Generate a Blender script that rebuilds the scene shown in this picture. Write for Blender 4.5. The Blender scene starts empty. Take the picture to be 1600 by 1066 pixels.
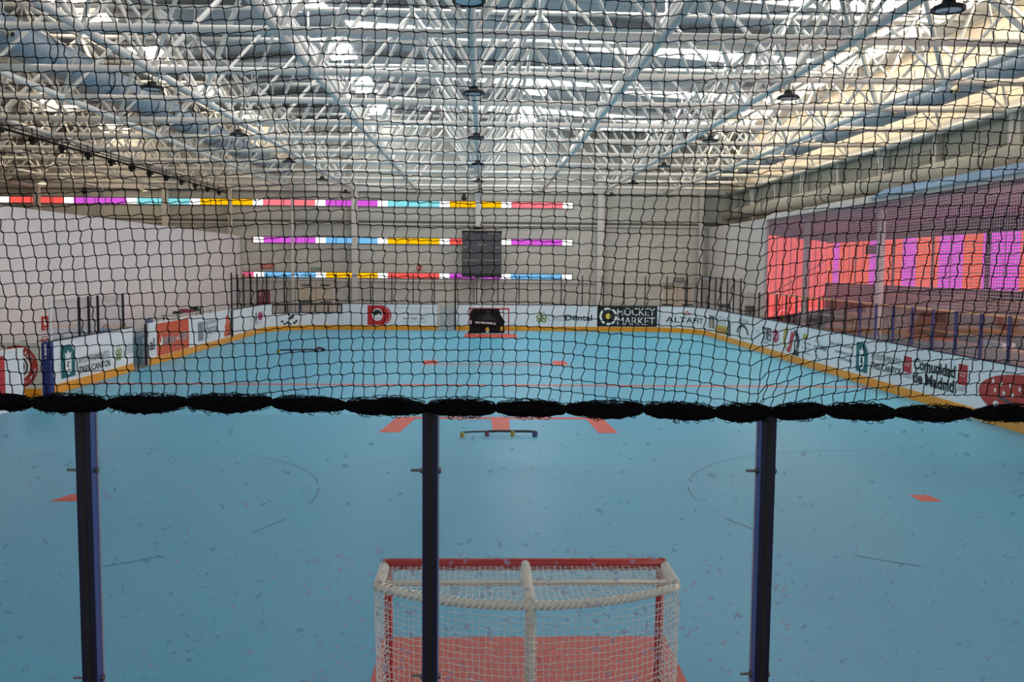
import bpy, bmesh, math, random
import numpy as np
from mathutils import Vector, Matrix
random.seed(7)
rng = np.random.default_rng(7)
PI = math.pi
S = bpy.context.scene
C = S.collection

# ------------------------------------------------------------------ camera
CAM = (-0.1158, -3.043, 3.0304); PITCH, YAW, ROLL = .0815, .0323, .0086; FPX = 1421.8
cd = bpy.data.cameras.new('camera'); cam = bpy.data.objects.new('camera', cd); C.objects.link(cam)
cd.sensor_width = 36; cd.lens = FPX * 36 / 1600; cd.clip_start = .05; cd.clip_end = 300
_f = Vector((math.sin(YAW) * math.cos(PITCH), math.cos(YAW) * math.cos(PITCH), -math.sin(PITCH)))
_r = Vector((math.cos(YAW), -math.sin(YAW), 0)); _u = _r.cross(_f)
_r2 = _r * math.cos(ROLL) + _u * math.sin(ROLL); _u2 = -_r * math.sin(ROLL) + _u * math.cos(ROLL)
M = Matrix((( _r2.x, _u2.x, -_f.x, CAM[0]), (_r2.y, _u2.y, -_f.y, CAM[1]), (_r2.z, _u2.z, -_f.z, CAM[2]), (0, 0, 0, 1)))
cam.matrix_world = M
S.camera = cam

# ------------------------------------------------------------------ light
W = bpy.data.worlds.new('world'); S.world = W; W.use_nodes = True
W.node_tree.nodes['Background'].inputs[0].default_value = (.9, .95, 1, 1)
W.node_tree.nodes['Background'].inputs[1].default_value = .6
SKY = 13.0            # brightness of the light coming through the rooflights
S.view_settings.view_transform = 'Standard'; S.view_settings.look = 'None'
S.view_settings.exposure = 0.0; S.view_settings.gamma = 1; S.view_settings.use_curve_mapping = False
S.cycles.max_bounces = 6; S.cycles.diffuse_bounces = 4; S.cycles.glossy_bounces = 3
S.cycles.transparent_max_bounces = 24; S.cycles.transmission_bounces = 4
S.cycles.caustics_reflective = False; S.cycles.caustics_refractive = False
S.cycles.sample_clamp_indirect = 4

# ------------------------------------------------------------------ materials
def lin(c):
    return tuple(((v / 255) / 12.92 if v <= 10 else (((v / 255) + .055) / 1.055) ** 2.4) for v in c) + (1,)
def mat(name, rgb, rough=.5, metal=0, spec=.5, noise=0, scale=6, bump=0, bscale=40, stretch=None):
    m = bpy.data.materials.new(name); m.use_nodes = True; nt = m.node_tree; b = nt.nodes['Principled BSDF']
    b.inputs['Base Color'].default_value = lin(rgb); b.inputs['Roughness'].default_value = rough
    b.inputs['Metallic'].default_value = metal; b.inputs['Specular IOR Level'].default_value = spec
    tc = nt.nodes.new('ShaderNodeTexCoord'); mp = nt.nodes.new('ShaderNodeMapping')
    nt.links.new(tc.outputs['Object'], mp.inputs[0])
    if stretch: mp.inputs['Scale'].default_value = stretch
    n = nt.nodes.new('ShaderNodeTexNoise'); n.inputs['Scale'].default_value = scale; n.inputs['Detail'].default_value = 5
    nt.links.new(mp.outputs[0], n.inputs['Vector'])
    r = nt.nodes.new('ShaderNodeMapRange'); r.inputs['To Min'].default_value = 1 - noise; r.inputs['To Max'].default_value = 1 + noise
    nt.links.new(n.outputs['Fac'], r.inputs['Value'])
    mx = nt.nodes.new('ShaderNodeMixRGB'); mx.blend_type = 'MULTIPLY'; mx.inputs[0].default_value = 1
    mx.inputs[1].default_value = lin(rgb); nt.links.new(r.outputs[0], mx.inputs[2]); nt.links.new(mx.outputs[0], b.inputs['Base Color'])
    if bump:
        n2 = nt.nodes.new('ShaderNodeTexNoise'); n2.inputs['Scale'].default_value = bscale; nt.links.new(mp.outputs[0], n2.inputs['Vector'])
        bp = nt.nodes.new('ShaderNodeBump'); bp.inputs['Strength'].default_value = bump; bp.inputs['Distance'].default_value = .02
        nt.links.new(n2.outputs['Fac'], bp.inputs['Height']); nt.links.new(bp.outputs[0], b.inputs['Normal'])
    return m
def ribbed(name, rgb, axis, pitch, rough=.6, depth=.6, line=.82, sharp=False, metal=0, noise=.04):
    """a metal sheet profiled at a fixed pitch along one axis"""
    m = mat(name, rgb, rough, metal, .4, noise, 1.2); nt = m.node_tree; b = nt.nodes['Principled BSDF']
    tc = nt.nodes.new('ShaderNodeTexCoord'); sx = nt.nodes.new('ShaderNodeSeparateXYZ'); nt.links.new(tc.outputs['Object'], sx.inputs[0])
    d = nt.nodes.new('ShaderNodeMath'); d.operation = 'DIVIDE'; d.inputs[1].default_value = pitch; nt.links.new(sx.outputs[axis], d.inputs[0])
    fr = nt.nodes.new('ShaderNodeMath'); fr.operation = 'FRACT'; nt.links.new(d.outputs[0], fr.inputs[0])
    ramp = nt.nodes.new('ShaderNodeValToRGB'); e = ramp.color_ramp.elements
    if sharp:
        e[0].position = 0; e[0].color = (0, 0, 0, 1); e[1].position = .05; e[1].color = (1, 1, 1, 1)
        q = ramp.color_ramp.elements.new(.95); q.color = (1, 1, 1, 1); q = ramp.color_ramp.elements.new(1); q.color = (0, 0, 0, 1)
    else:
        e[0].position = 0; e[0].color = (0, 0, 0, 1); e[1].position = .5; e[1].color = (1, 1, 1, 1)
        q = ramp.color_ramp.elements.new(1); q.color = (0, 0, 0, 1)
    nt.links.new(fr.outputs[0], ramp.inputs[0])
    bp = nt.nodes.new('ShaderNodeBump'); bp.inputs['Strength'].default_value = depth; bp.inputs['Distance'].default_value = pitch * .3
    nt.links.new(ramp.outputs[0], bp.inputs['Height']); nt.links.new(bp.outputs[0], b.inputs['Normal'])
    old = b.inputs['Base Color'].links[0].from_socket
    mr = nt.nodes.new('ShaderNodeMapRange'); mr.inputs['To Min'].default_value = line; nt.links.new(ramp.outputs[0], mr.inputs['Value'])
    mx = nt.nodes.new('ShaderNodeMixRGB'); mx.blend_type = 'MULTIPLY'; mx.inputs[0].default_value = 1
    nt.links.new(old, mx.inputs[1]); nt.links.new(mr.outputs[0], mx.inputs[2]); nt.links.new(mx.outputs[0], b.inputs['Base Color'])
    return m
def emit(name, rgb, k):
    m = bpy.data.materials.new(name); m.use_nodes = True; nt = m.node_tree; nt.nodes.clear()
    o = nt.nodes.new('ShaderNodeOutputMaterial'); e = nt.nodes.new('ShaderNodeEmission')
    e.inputs[0].default_value = lin(rgb); e.inputs[1].default_value = k; nt.links.new(e.outputs[0], o.inputs[0]); return m
def glassy(name, tint, rough=.03, refl=1.0, ior=1.45, haze=0, hazecol=(200, 200, 210)):
    m = bpy.data.materials.new(name); m.use_nodes = True; nt = m.node_tree; nt.nodes.clear()
    o = nt.nodes.new('ShaderNodeOutputMaterial'); t = nt.nodes.new('ShaderNodeBsdfTransparent'); t.inputs[0].default_value = tint + (1,)
    g = nt.nodes.new('ShaderNodeBsdfGlossy'); g.inputs['Roughness'].default_value = rough
    f = nt.nodes.new('ShaderNodeFresnel'); f.inputs[0].default_value = ior
    mu = nt.nodes.new('ShaderNodeMath'); mu.operation = 'MULTIPLY'; mu.inputs[1].default_value = refl; nt.links.new(f.outputs[0], mu.inputs[0])
    a = nt.nodes.new('ShaderNodeMixShader'); nt.links.new(mu.outputs[0], a.inputs[0]); nt.links.new(t.outputs[0], a.inputs[1]); nt.links.new(g.outputs[0], a.inputs[2])
    if haze:
        d = nt.nodes.new('ShaderNodeBsdfDiffuse'); d.inputs[0].default_value = lin(hazecol)
        n = nt.nodes.new('ShaderNodeTexNoise'); n.inputs['Scale'].default_value = 2.2; n.inputs['Detail'].default_value = 4
        tc = nt.nodes.new('ShaderNodeTexCoord'); nt.links.new(tc.outputs['Object'], n.inputs['Vector'])
        r = nt.nodes.new('ShaderNodeMapRange'); r.inputs['From Min'].default_value = .3; r.inputs['From Max'].default_value = .75
        r.inputs['To Min'].default_value = haze * .3; r.inputs['To Max'].default_value = haze; nt.links.new(n.outputs['Fac'], r.inputs['Value'])
        b = nt.nodes.new('ShaderNodeMixShader'); nt.links.new(r.outputs[0], b.inputs[0]); nt.links.new(a.outputs[0], b.inputs[1]); nt.links.new(d.outputs[0], b.inputs[2]); a = b
    nt.links.new(a.outputs[0], o.inputs[0]); return m

MT = {}
MT['floor'] = mat('rink_floor', (78, 163, 196), .36, 0, .28, .06, .5)
MT['concrete'] = mat('concrete', (128, 120, 118), .7, 0, .3, .12, .8)
MT['red_paint'] = mat('red_paint', (196, 68, 48), .45, 0, .4, .1, 3)
MT['hairline'] = mat('hairline', (66, 96, 116), .6)
MT['board'] = mat('board_white', (222, 224, 228), .35, 0, .5, .04, 2)
MT['cream_board'] = mat('board_cream', (206, 206, 192), .4, 0, .5, .04, 2)
MT['yellow'] = mat('kick_yellow', (226, 150, 20), .4, 0, .5, .08, 2.5)
MT['rail'] = mat('rail_dark', (28, 26, 46), .4)
MT['post_blue'] = mat('post_blue', (38, 46, 104), .4, .1)
MT['post_black'] = mat('post_black', (24, 22, 28), .4)
MT['near_post'] = mat('near_post', (4, 8, 40), .5, 0, .4, .1, 8)  # post front, its backlit shade put into the navy
MT['near_post_lit_side'] = mat('near_post_lit_side', (58, 84, 156), .4, 0, .5, .1, 8)  # same navy post, lightened to paint in light on its sides
MT['steel'] = mat('bolt_steel', (110, 104, 100), .35, .8, .5, .2, 60)
MT['rubber'] = mat('rubber', (12, 12, 14), .7)
MT['truss'] = mat('truss_white', (222, 220, 216), .35, 0, .5, .03, 1)
MT['deck'] = ribbed('roof_deck', (188, 190, 196), 1, 1.1, .6, .5, .72, True)
MT['purlin'] = mat('purlin_grey', (120, 122, 126), .5)
MT['wall_far'] = ribbed('wall_far', (188, 188, 182), 2, .55, .6, .3, .88, True)
MT['wall_cream'] = ribbed('wall_cream', (226, 214, 196), 2, .42, .6, .5, .8, True)
MT['wall_clere'] = ribbed('wall_clerestory', (172, 172, 160), 2, .3, .6, .5, .82, True)
MT['wall_white'] = mat('wall_white', (222, 216, 219), .55, 0, .4, .03, .4)
MT['wall_beige'] = mat('wall_beige', (206, 192, 176), .6, 0, .4, .03, .4)
MT['column'] = mat('column_white', (204, 202, 198), .45, 0, .5, .03, 2)
MT['dark_line'] = mat('dark_line', (92, 92, 90), .5)
MT['duct'] = ribbed('duct_blue', (166, 182, 198), 1, .12, .38, .8, .8, False, .4)
MT['duct_cream'] = ribbed('duct_cream', (206, 198, 180), 1, .12, .5, .8, .8)
MT['band'] = mat('duct_band', (30, 34, 44), .5)
MT['net'] = mat('net_black', (7, 7, 10), .85, 0, .1)
MT['net_white'] = mat('net_white', (240, 234, 224), .8, 0, .2)
MT['tube_white'] = mat('goal_tube_white', (222, 212, 192), .5, 0, .4, .06, 20)
MT['goal_red'] = mat('goal_red', (176, 28, 22), .4, 0, .5, .06, 10)
MT['black'] = mat('black', (16, 16, 18), .5)
MT['tarp'] = mat('tarp_black', (20, 19, 22), .75, 0, .2, .2, 5)
MT['white'] = mat('print_white', (232, 232, 232), .4)
MT['grey'] = mat('print_grey', (120, 124, 132), .5)
MT['dgrey'] = mat('print_dark_grey', (66, 68, 74), .5)
MT['lgrey'] = mat('print_light_grey', (170, 170, 172), .5)
MT['teal'] = mat('print_teal', (18, 92, 98), .45)
MT['red'] = mat('print_red', (176, 34, 36), .45)
MT['brick'] = mat('print_brick_red', (172, 52, 40), .45, 0, .4, .08, 6)
MT['orange'] = mat('print_orange', (206, 82, 40), .45)
MT['green'] = mat('print_green', (112, 136, 52), .45)
MT['olive'] = mat('print_olive', (172, 158, 60), .45)
MT['magenta_print'] = mat('print_magenta', (166, 40, 84), .45)
MT['cap_red'] = mat('print_cap_red', (190, 26, 30), .4)
MT['yel_print'] = mat('print_yellow', (222, 196, 66), .4)
MT['burgundy'] = mat('burgundy', (116, 34, 44), .7)
MT['navy'] = mat('navy_plastic', (30, 44, 110), .5)
MT['toy_yellow'] = mat('toy_yellow', (170, 146, 50), .5)
MT['toy_red'] = mat('toy_red', (120, 30, 60), .5)
MT['screen'] = mat('perforated_steel', (168, 152, 164), .5, 0, .4)
MT['flash_blue'] = mat('flashing_blue', (150, 176, 204), .35, 0, .5)
MT['lilac_col'] = mat('column_lilac', (206, 200, 206), .5)
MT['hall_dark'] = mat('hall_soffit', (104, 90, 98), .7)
MT['wood'] = mat('bench_wood', (210, 164, 120), .5, 0, .4, .12, 3, stretch=(1, .2, 1))
MT['step'] = mat('stand_step', (176, 146, 136), .6, 0, .3, .1, 1.2)
MT['door'] = mat('door_beige', (196, 184, 168), .5)
MT['blue_seat'] = mat('blue_seat', (86, 108, 146), .5)
MT['tan'] = mat('tan', (176, 152, 130), .6)
MT['lens'] = mat('lamp_lens', (206, 214, 226), .25)
MT['sign_green'] = mat('sign_green', (40, 110, 80), .5)
MT['box_teal'] = mat('box_teal', (104, 132, 136), .5)
MT['glass_far'] = glassy('rink_glass', (.965, .965, .97), .03, .3)
MT['glass_near'] = glassy('near_glass', (.93, .95, .96), .06, .4, 1.4, .03, (170, 176, 190))
MT['scuff'] = None
MT['lit_edge_tone'] = mat('pane_edge_lit', (176, 170, 190), .3)  # pale colour painting in the light that pane edges catch
def soft_mat(name, rgb, a):
    m = bpy.data.materials.new(name); m.use_nodes = True; nt = m.node_tree; nt.nodes.clear()
    o = nt.nodes.new('ShaderNodeOutputMaterial'); t = nt.nodes.new('ShaderNodeBsdfTransparent'); d = nt.nodes.new('ShaderNodeBsdfDiffuse')
    d.inputs[0].default_value = lin(rgb); x = nt.nodes.new('ShaderNodeMixShader'); x.inputs[0].default_value = a
    nt.links.new(t.outputs[0], x.inputs[1]); nt.links.new(d.outputs[0], x.inputs[2]); nt.links.new(x.outputs[0], o.inputs[0]); return m
MT['scuff'] = soft_mat('scuff_light', (166, 164, 190), .5)
MT['scuff_dark'] = soft_mat('scuff_dark', (36, 66, 88), .22)
MT['skylight'] = emit('rooflight', (255, 253, 248), SKY)
MT['skylight_warm'] = emit('rooflight_warm', (255, 234, 204), SKY)
WC = {'w': emit('pane_white', (255, 255, 255), 1.6), 'm': emit('pane_magenta', (214, 92, 216), 1.05), 'p': emit('pane_pink', (250, 128, 138), 1.05),
      'r': emit('pane_red', (250, 92, 84), 1.05), 'y': emit('pane_yellow', (252, 190, 8), 1.1), 'c': emit('pane_cyan', (140, 224, 232), 1.05),
      'b': emit('pane_blue', (120, 190, 238), 1.05), 'k': emit('pane_pinkish', (236, 92, 150), 1.05),
      'o': emit('pane_orange', (255, 96, 72), 1.3), 'v': emit('pane_violet', (226, 84, 214), 1.25), 's': emit('pane_salmon', (255, 98, 96), 1.3)}
MT['added_fill'] = emit('added_fill_pane', (255, 222, 206), 24)  # strong glow added to brighten the spectator stand
MT['glow'] = emit('lamp_glow', (255, 226, 170), 3)

# ------------------------------------------------------------------ mesh helpers
class MB:
    def __init__(s): s.v = []; s.f = []
    def add(s, vs, fs):
        o = len(s.v); s.v += [tuple(p) for p in vs]; s.f += [tuple(i + o for i in f) for f in fs]; return s
    def box(s, x0, x1, y0, y1, z0, z1):
        return s.add([(x0, y0, z0), (x1, y0, z0), (x1, y1, z0), (x0, y1, z0), (x0, y0, z1), (x1, y0, z1), (x1, y1, z1), (x0, y1, z1)],
                     [(3, 2, 1, 0), (4, 5, 6, 7), (0, 1, 5, 4), (1, 2, 6, 5), (2, 3, 7, 6), (3, 0, 4, 7)])
    def tube(s, pts, r, n=8, caps=True):
        pts = [Vector(p) for p in pts]; m = len(pts); rs = r if isinstance(r, (list, tuple)) else [r] * m
        vs = []; ref = None
        for i, p in enumerate(pts):
            t = (pts[min(i + 1, m - 1)] - pts[max(i - 1, 0)]).normalized()
            if ref is None:
                ref = Vector((0, 0, 1)) if abs(t.z) < .9 else Vector((1, 0, 0))
            a = t.cross(ref)
            if a.length < 1e-4: a = t.cross(Vector((0, 1, 0)))
            a.normalize(); b = a.cross(t).normalized(); ref = b
            for k in range(n):
                q = 2 * PI * k / n; vs.append(p + a * (rs[i] * math.cos(q)) + b * (rs[i] * math.sin(q)))
        fs = []
        for i in range(m - 1):
            for k in range(n):
                fs.append((i * n + k, i * n + (k + 1) % n, (i + 1) * n + (k + 1) % n, (i + 1) * n + k))
        if caps: fs += [tuple(range(n))[::-1], tuple((m - 1) * n + k for k in range(n))]
        return s.add(vs, fs)
    def ball(s, c, r, n=8, m=5):
        vs = []; fs = []
        for i in range(m + 1):
            th = PI * i / m
            for k in range(n):
                a = 2 * PI * k / n; vs.append((c[0] + r * math.sin(th) * math.cos(a), c[1] + r * math.sin(th) * math.sin(a), c[2] + r * math.cos(th)))
        for i in range(m):
            for k in range(n): fs.append((i * n + k, (i + 1) * n + k, (i + 1) * n + (k + 1) % n, i * n + (k + 1) % n))
        return s.add(vs, fs)
    def lathe(s, prof, c=(0, 0, 0), n=20):
        vs = []; fs = []
        for r, z in prof:
            for k in range(n):
                a = 2 * PI * k / n; vs.append((c[0] + r * math.cos(a), c[1] + r * math.sin(a), c[2] + z))
        for i in range(len(prof) - 1):
            for k in range(n): fs.append((i * n + k, i * n + (k + 1) % n, (i + 1) * n + (k + 1) % n, (i + 1) * n + k))
        return s.add(vs, fs)
    def build(s, name, m, parent=None, smooth=False):
        me = bpy.data.meshes.new(name); me.from_pydata(s.v, [], s.f); me.update()
        if smooth: me.shade_smooth()
        if isinstance(m, str): m = MT[m]
        me.materials.append(m)
        o = bpy.data.objects.new(name, me); C.objects.link(o)
        if parent is not None: o.parent = parent
        return o
def tag(o, label=None, cat=None, group=None, kind=None):
    if label: o['label'] = label
    if cat: o['category'] = cat
    if group: o['group'] = group
    if kind: o['kind'] = kind
    return o
def empty(name, loc=(0, 0, 0), label=None, cat=None, group=None, rz=0):
    o = bpy.data.objects.new(name, None); C.objects.link(o); o.location = loc; o.rotation_euler = (0, 0, rz); o.empty_display_size = .2
    return tag(o, label, cat, group)
def struct(o, label=None, cat=None):
    o['kind'] = 'structure'; return tag(o, label, cat)
def copy_tree(o, parent=None):
    c = o.copy(); C.objects.link(c)
    if parent is not None: c.parent = parent
    for ch in list(o.children): copy_tree(ch, c)
    return c
def curve_mesh(cu):
    ob = bpy.data.objects.new('tmp', cu); C.objects.link(ob)
    dg = bpy.context.evaluated_depsgraph_get(); dg.update()
    me = bpy.data.meshes.new_from_object(ob.evaluated_get(dg))
    vs = [tuple(v.co) for v in me.vertices]; fs = [tuple(p.vertices) for p in me.polygons]
    bpy.data.objects.remove(ob); bpy.data.curves.remove(cu); bpy.data.meshes.remove(me)
    return vs, fs
def text_geo(txt, bold=0, shear=0):
    cu = bpy.data.curves.new('t', 'FONT'); cu.body = txt; cu.size = 1; cu.offset = bold; cu.shear = shear; cu.resolution_u = 3
    vs, fs = curve_mesh(cu)
    xs = [v[0] for v in vs]; ys = [v[1] for v in vs]
    x0, x1, y0, y1 = min(xs), max(xs), min(ys), max(ys)
    return [((v[0] - x0) / (x1 - x0), (v[1] - y0) / (y1 - y0)) for v in vs], fs
def poly_geo(loops):
    """filled 2D shape with holes; loops are lists of (u, v)"""
    cu = bpy.data.curves.new('p', 'CURVE'); cu.dimensions = '2D'; cu.fill_mode = 'BOTH'
    for L in loops:
        sp = cu.splines.new('POLY'); sp.points.add(len(L) - 1)
        for p, q in zip(sp.points, L): p.co = (q[0], q[1], 0, 1)
        sp.use_cyclic_u = True
    vs, fs = curve_mesh(cu)
    return [(v[0], v[1]) for v in vs], fs
def ell(cx, cz, rx, rz, n=28, a0=0, a1=2 * PI):
    full = abs(a1 - a0 - 2 * PI) < 1e-6
    k = n if full else n + 1
    return [(cx + rx * math.cos(a0 + (a1 - a0) * i / n), cz + rz * math.sin(a0 + (a1 - a0) * i / n)) for i in range(k)]
def arc_band(cx, cz, rx, rz, t, a0, a1, n=18):
    return ell(cx, cz, rx, rz, n, a0, a1) + ell(cx, cz, rx - t, rz - t * rz / rx, n, a0, a1)[::-1]

# ------------------------------------------------------------------ rink border path
RR = 2.5; Q = PI / 2 * RR; HB = 1.22
def pth(s):
    """(x, y, nx, ny): point on the inner face of the boards and the normal into the rink"""
    a = 37.5
    if s < a: return -10, s, 1, 0
    s -= a
    if s < Q:
        t = s / RR; return -10 + RR - RR * math.cos(t), a + RR * math.sin(t), math.cos(t), -math.sin(t)
    s -= Q
    if s < 15: return -7.5 + s, 40, 0, -1
    s -= 15
    if s < Q:
        t = s / RR; return 7.5 + RR * math.sin(t), a + RR * math.cos(t), -math.sin(t), -math.cos(t)
    s -= Q
    return 10, a - s, -1, 0
def on_path(s, z, off=0):
    x, y, nx, ny = pth(s); return (x + nx * off, y + ny * off, z)
def steps(s0, s1, d=.2):
    n = max(1, math.ceil((s1 - s0) / d)); return [s0 + (s1 - s0) * i / n for i in range(n + 1)]
def slab(name, s0, s1, z0, z1, o0, o1, m, parent):
    """a strip that follows the border between offsets o0 (outer) and o1 (inner)"""
    b = MB(); ss = steps(s0, s1); vs = []; fs = []
    for s in ss: vs += [on_path(s, z0, o1), on_path(s, z1, o1), on_path(s, z1, o0), on_path(s, z0, o0)]
    for i in range(len(ss) - 1):
        for k in range(4): fs.append((i * 4 + k, (i + 1) * 4 + k, (i + 1) * 4 + (k + 1) % 4, i * 4 + (k + 1) % 4))
    e = (len(ss) - 1) * 4; fs += [(3, 2, 1, 0), (e, e + 1, e + 2, e + 3)]
    return b.add(vs, fs).build(name, m, parent)
def decal(name, geo, m, parent, off=.008, mapper=None):
    """a printed shape (u = along the border, v = height) laid on the boards"""
    vs, fs = geo; mp = mapper or (lambda u, v: on_path(u, v, off))
    return MB().add([mp(u, v) for u, v in vs], fs).build(name, m, parent)
def fit(geo, s0, s1, z0, z1):
    return [(s0 + u * (s1 - s0), z0 + v * (z1 - z0)) for u, v in geo[0]], geo[1]
def words(txt, s0, s1, z0, z1, m, parent, bold=0, shear=0, off=.008, mapper=None, name='lettering'):
    return decal(name, fit(text_geo(txt, bold, shear), s0, s1, z0, z1), m, parent, off, mapper)
def shape(name, loops, m, parent, off=.008, mapper=None):
    # subdivide long edges so that it follows the curved corner
    out = []
    for L in loops:
        R = []
        for a, b in zip(L, L[1:] + L[:1]):
            n = max(1, int(abs(b[0] - a[0]) / .3))
            for i in range(n): R.append((a[0] + (b[0] - a[0]) * i / n, a[1] + (b[1] - a[1]) * i / n))
        out.append(R)
    return decal(name, poly_geo(out), m, parent, off, mapper)
def rect(s0, s1, z0, z1): return [(s0, z0), (s1, z0), (s1, z1), (s0, z1)]
def panel(name, s0, s1, z0, z1, m, parent, off=.005):
    return slab(name, s0, s1, z0, z1, .0005, off, m, parent)

# ================================================================== SETTING
struct(MB().box(-28.5, 22, -9, 47, -.25, -.012).build('floor', 'concrete'), 'grey concrete hall floor around the rink', 'floor')
# rink surface
b = MB(); pts = []
for s in steps(0, 91, .25): x, y, nx, ny = pth(s); pts.append((x, y))
poly = [(-10, 0)] + [p for p in pts if p[1] >= 0] + [(10, 0)]
n = len(poly)
b.add([(x, y, 0) for x, y in poly] + [(x, y, -.01) for x, y in poly], [tuple(range(n))[::-1]] + [(i, (i + 1) % n, n + (i + 1) % n, n + i) for i in range(n)])
rink = struct(b.build('floor_rink', 'floor'), 'light blue rink playing surface with red markings', 'floor')
def flat(name, P, m, z=.003):
    return MB().add([(x, y, z) for x, y in P], [tuple(range(len(P)))]).build(name, m, rink)
# markings
flat('goal_crease', [(-.92, 1.5), (1.40, 1.5), (1.40, 4.2), (-.92, 4.2)], 'red_paint')
flat('goal_crease', [(-.92, 35.8), (1.40, 35.8), (1.40, 37.9), (-.92, 37.9)], 'red_paint')
for x0, x1 in ((-9.9, -.02), (.35, 9.9)): flat('centre_line', [(x0, 19.97), (x1, 19.97), (x1, 20.22), (x0, 20.22)], 'red_paint')
for yA, sg in ((15.0, -1), (25.0, 1)):
    flat('face_off_line', [(-1.6, yA - .11), (2.1, yA - .11), (2.1, yA + .13), (-1.6, yA + .13)], 'red_paint', .0035)
    if sg < 0:
        flat('face_off_block', [(-2.0, 13.4), (-1.62, 13.4), (-1.42, 15.1), (-1.82, 15.1)], 'red_paint', .004)
        flat('face_off_block', [(2.02, 13.4), (2.38, 13.4), (2.30, 15.1), (1.96, 15.1)], 'red_paint', .004)
        flat('face_off_block', [(.08, 13.65), (.40, 13.65), (.42, 15.0), (.06, 15.0)], 'red_paint', .004)
    else:
        flat('face_off_block', [(-1.98, 24.9), (-1.55, 24.9), (-1.55, 26.25), (-1.98, 26.25)], 'red_paint', .004)
        flat('face_off_block', [(2.12, 24.95), (2.55, 24.95), (2.55, 26.2), (2.12, 26.2)], 'red_paint', .004)
flat('face_off_spot', [(5.66, 8.52), (5.94, 8.52), (5.91, 8.86), (5.65, 8.86)], 'red_paint')
flat('face_off_spot', [(-5.62, 8.52), (-5.18, 8.52), (-5.22, 8.8), (-5.34, 8.9), (-5.5, 8.88)], 'red_paint')
flat('tape_mark', [(-5.0, 30.3), (-4.6, 30.3), (-4.6, 30.42), (-5.0, 30.42)], 'red_paint')
for cx in (-5.4, 5.8):
    b = MB(); N = 120; vs = []; fs = []
    for i in range(N):
        a = 2 * PI * i / N; vs += [(cx + 3.1 * math.cos(a), 8.72 + 3.1 * math.sin(a), .003), (cx + 3.114 * math.cos(a), 8.72 + 3.114 * math.sin(a), .003)]
    for i in range(N):
        if i % 17 in (3, 4) or (60 < i < 118 and i % 11 > 3): continue
        j = (i + 1) % N; fs.append((2 * i, 2 * i + 1, 2 * j + 1, 2 * j))
    b.add(vs, fs).build('face_off_circle', 'hairline', rink)

# roof deck
RIDGE = -4.8
def zr(x): return 10.92 - .065 * abs(x - RIDGE)
b = MB()
for x0, x1 in ((-28, RIDGE), (RIDGE, 13.3)):
    b.add([(x0, 2, zr(x0)), (x1, 2, zr(x1)), (x1, 46.2, zr(x1)), (x0, 46.2, zr(x0)), (x0, 2, zr(x0) + .2), (x1, 2, zr(x1) + .2), (x1, 46.2, zr(x1) + .2), (x0, 46.2, zr(x0) + .2)],
          [(0, 1, 2, 3), (7, 6, 5, 4), (0, 4, 5, 1), (2, 6, 7, 3)])
struct(b.build('ceiling', 'deck'), 'grey profiled metal roof deck above the space frame', 'ceiling')
def quad_on_roof(x0, x1, y0, y1, d=.03):
    return MB().add([(x0, y0, zr(x0) - d), (x1, y0, zr(x1) - d), (x1, y1, zr(x1) - d), (x0, y1, zr(x0) - d), (x0, y0, zr(x0)), (x1, y0, zr(x1)), (x1, y1, zr(x1)), (x0, y1, zr(x0))],
                    [(3, 2, 1, 0), (0, 1, 5, 4), (1, 2, 6, 5), (2, 3, 7, 6), (3, 0, 4, 7), (4, 5, 6, 7)])
wn = 0
def skylight(x0, x1, y0, y1, m='skylight'):
    global wn; wn += 1
    struct(quad_on_roof(x0, x1, y0, y1).build('window_%d' % wn, m), 'bright rooflight strip set in the grey roof deck', 'rooflight')
for y in (14.5, 21.1, 27.7, 34.3, 40.9): skylight(-4.6, 11.0, y - .45, y + .35)
for y in (11.1, 17.7, 24.4, 31, 37.6, 44.0):
    skylight(-5.9, -4.95, y - 1.6, y + 1.6); skylight(-12.4, -11.4, y - 1.6, y + 1.6, 'skylight_warm'); skylight(-19.6, -18.4, y - 1.6, y + 1.6, 'skylight_warm')
for y in (34.8, 38.4, 42.0, 45.2): skylight(1.5, 2.5, y, y + (2.2 if y < 45 else .8))
for y in (12.6, 19.2, 25.8, 32.4, 39.0): skylight(11.3, 12.35, y - 2.9, y + 2.9, 'skylight_warm')

# walls
fw = struct(MB().box(-28, 13.2, 46, 46.2, 0, 10.9).build('wall_back', 'wall_far'), 'grey panelled far end wall with coloured window strips', 'wall')
struct(MB().box(-28.2, -28, 2, 46.2, 0, 9.7).build('wall_left', 'wall_beige'), 'beige outer wall left of the white partition', 'wall')
struct(MB().box(-13.15, -13, 3, 45.9, 0, 4.55).build('wall_partition', 'wall_white'), 'long white partition wall left of the rink', 'wall')
# right side: upper wall, clerestory, lower solid part
struct(MB().box(13.2, 13.35, 2, 46.2, 7.25, 9.95).build('wall_right_upper', 'wall_cream'), 'cream profiled wall above the edge beam on the right', 'wall')
struct(MB().box(13.2, 13.35, 2, 46.2, 5.2, 7.25).build('wall_right_clerestory', 'wall_clere'), 'grey panel band between white columns on the right', 'wall')
struct(MB().box(12.0, 12.15, 36.0, 46.0, 0, 5.2).build('wall_right', 'column'), 'light grey wall at the far right corner', 'wall')
# trims on the far wall
n = 0
for z0, z1, d, m in ((5.3, 5.42, .1, 'dark_line'), (6.9, 6.96, .08, 'dark_line'), (7.0, 7.2, .14, 'column'), (2.18, 2.26, .1, 'column'), (5.2, 5.28, .12, 'column')):
    n += 1; struct(MB().box(-28 if z0 > 5 else -12.9, 11.9 if z0 < 5 else 13.1, 46 - d, 46, z0, z1).build('trim_%d' % n, m), 'horizontal rail across the far wall', 'trim')
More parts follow.
